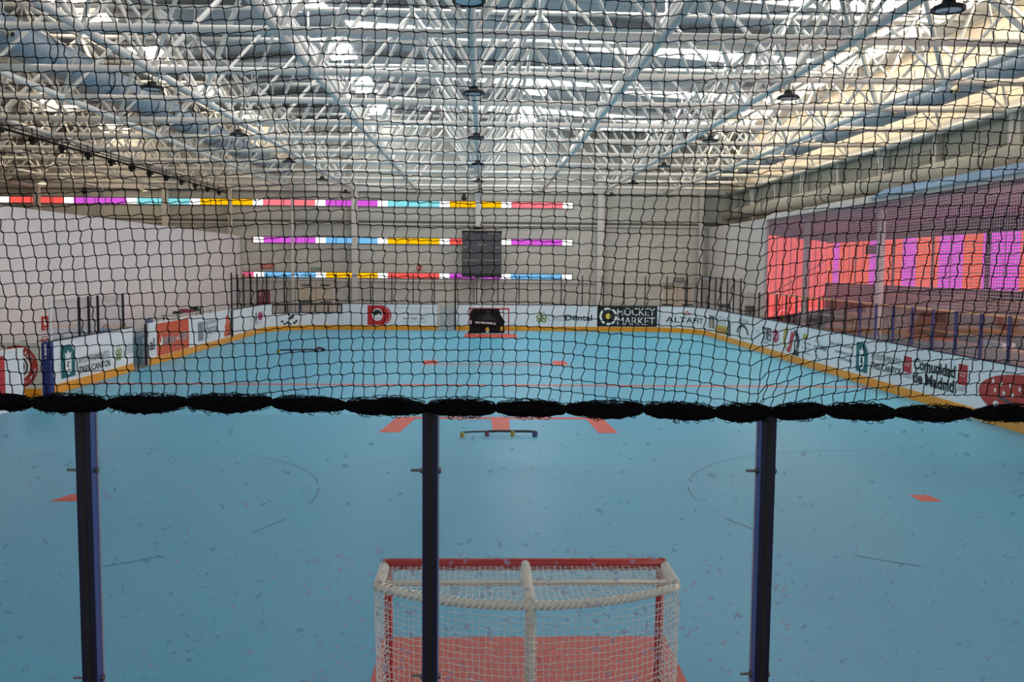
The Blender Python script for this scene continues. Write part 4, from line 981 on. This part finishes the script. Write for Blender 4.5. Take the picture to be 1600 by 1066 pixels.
# ================================================================== SAFETY NET
sn = empty('safety_net', (0, 0, 0), 'black safety net hanging above the near glass with its hem bundled on top', 'net')
F_D = FPX / 3.043
def net_xy(ix, iz):
    """ix, iz: cell indices; returns x, z of a knot in the hanging net plane"""
    x0 = (ix - 66) * .0472 + .02; d = iz * .0418          # d: distance below the top
    t = d / 2.2
    x = -.1 + (x0) * (1 - .19 * t) + .004 * math.sin(ix * .7 + iz * .31)
    z = 4.74 - d
    px = .82
    g = math.exp(-((x - px) / .17) ** 2); k = max(0, t - .35) / .65
    z -= .062 * g * k ** 1.6; x -= (x - px) * .55 * math.exp(-((x - px) / .1) ** 2) * max(0, (t - .82) / .18) ** 1.5
    if x > px: z += .10 * max(0, (x - px)) * k * math.exp(-(x - px) / .9)
    else: z += .03 * math.sin((x + .9) * 3) * k
    z += .008 * math.sin(x * 4.1 + iz * .15) + .004 * math.sin(x * 9 + 1)
    return x, z
NX, NZ = 133, 53
K = np.zeros((NX, NZ, 2))
for i in range(NX):
    for j in range(NZ): K[i, j] = net_xy(i, j)
K += rng.normal(0, .0016, K.shape)
NS = .976; NY = -.095
K[:, :, 0] = CAM[0] + (K[:, :, 0] - CAM[0]) * NS; K[:, :, 1] = CAM[2] + (K[:, :, 1] - CAM[2]) * NS
K[:, :, 1] = np.maximum(K[:, :, 1], 2.572 + np.linspace(0, .0035, NZ)[None, :])
lines = []
for i in range(NX):      # vertical cords, S-shaped between the knots
    P = []
    for j in range(NZ):
        P.append((K[i, j, 0], NY, K[i, j, 1]))
        if j < NZ - 1:
            a, c = K[i, j], K[i, j + 1]; s_ = .0026 if a[0] < .9 else -.0026
            for q, w_ in ((.2, 1), (.5, 0), (.8, -1)): P.append((a[0] + (c[0] - a[0]) * q + s_ * w_ * (1 + .5 * math.sin(i + j)), NY, a[1] + (c[1] - a[1]) * q))
    lines.append(P)
for j in range(NZ):
    P = []
    for i in range(NX):
        P.append((K[i, j, 0], NY, K[i, j, 1]))
        if i < NX - 1:
            a, c = K[i, j], K[i + 1, j]
            for q, w_ in ((.2, -1), (.5, .3), (.8, 1)): P.append((a[0] + (c[0] - a[0]) * q, NY, a[1] + (c[1] - a[1]) * q + .0018 * w_ - .0008))
    lines.append(P)
wires('netting', lines, .00175, 'net', sn)
b = MB()
for i in range(NX):
    for j in range(NZ):
        x, z = K[i, j]; r = .0038
        b.add([(x - r, NY, z), (x, NY - .004, z), (x + r, NY, z), (x, NY + .004, z), (x, NY, z + r), (x, NY, z - r)], [(0, 1, 4), (1, 2, 4), (2, 3, 4), (3, 0, 4), (1, 0, 5), (2, 1, 5), (3, 2, 5), (0, 3, 5)])
b.build('knots', 'net', sn)
# top rope and bundled hem
MB().tube([(-3.4, NY, 4.74), (3.4, NY, 4.74)], .008, 6).build('head_rope', 'net', sn)
def wx(px, y): # helper table gives hem points in metres
    return 0
hemx = [-2.02, -1.757, -1.600, -1.354, -1.096, -.815, -.571, -.303, -.07, .163, .43, .673, .861, 1.05, 1.287, 1.553, 1.80, 2.1]
hemz = [2.585, 2.574, 2.570, 2.568, 2.572, 2.574, 2.566, 2.560, 2.560, 2.556, 2.556, 2.545, 2.548, 2.556, 2.546, 2.546, 2.55, 2.55]
hemx = [CAM[0] + (x - CAM[0]) * NS for x in hemx]; hemz = [CAM[2] + (z - CAM[2]) * NS for z in hemz]
hr = [.02, .024, .027, .027, .027, .024, .027, .026, .025, .026, .027, .027, .025, .026, .024, .026, .026]
for k in range(len(hemx) - 1):
    xa, xb, za, zb, R = hemx[k], hemx[k + 1], hemz[k], hemz[k + 1], hr[k]
    N, n = 36, 18; vs = []; fs = []; ph = rng.uniform(0, 6)
    def prof(t): return R * (.42 + .6 * math.sin(PI * t) ** .6) if 0 < t < 1 else R * .42
    for i in range(N + 1):
        t = i / N; x = xa + (xb - xa) * t; zc = za + (zb - za) * t - .004 * math.sin(PI * t) + .003 * math.sin(7 * t + ph); rr = prof(t)
        for j in range(n):
            a = 2 * PI * j / n; q = rr * (1 + .08 * math.sin(5 * a + 11 * t * 3 + ph) + rng.normal(0, .055))
            vs.append((x + rng.normal(0, .001), NY + q * math.cos(a) * .9, zc + q * math.sin(a)))
    for i in range(N):
        for j in range(n): fs.append((i * n + j, i * n + (j + 1) % n, (i + 1) * n + (j + 1) % n, (i + 1) * n + j))
    bd = MB().add(vs, fs).build('net_bundle', 'net', sn)
    strands = []
    for q in range(90):
        t = rng.uniform(.03, .97); x = xa + (xb - xa) * t; zc = za + (zb - za) * t; rr = prof(t); a0 = rng.uniform(0, 2 * PI); P = []
        ln = rng.uniform(.02, .09); sp = rng.uniform(-1.2, 1.2); lift = rng.uniform(1.0, 1.16) if q % 4 else rng.uniform(1.12, 1.32)
        for m_ in range(7):
            u = m_ / 6; a = a0 + sp * u; xx = min(max(x + (u - .5) * ln, xa + .004), xb - .004); tt = (xx - xa) / (xb - xa); q_ = prof(tt) * (lift - .1 + .14 * math.sin(PI * u))
            P.append((xx, NY + q_ * math.cos(a) * .9, za + (zb - za) * tt + q_ * math.sin(a)))
        strands.append(P)
    for q in range(16):      # little open loops sticking out above and below
        t = rng.uniform(.06, .94); x = xa + (xb - xa) * t; sgn = 1 if rng.random() < .5 else -1; rr = prof(t); zc = za + (zb - za) * t + sgn * rr * rng.uniform(.9, 1.08); lr = rng.uniform(.003, .0085)
        strands.append([(x + lr * 1.2 * math.cos(a), NY - .012 + .01 * math.sin(2 * a), zc + sgn * lr * .5 + lr * math.sin(a)) for a in [2 * PI * i / 9 + .3 for i in range(10)]])
    wires('loose_cords', strands, .0012, 'net', bd, 3)['kind'] = 'stuff'
    MB().tube([(xb - .004, NY, zb), (xb + .004, NY, zb)], .0115, 12).build('tie', 'net', sn)
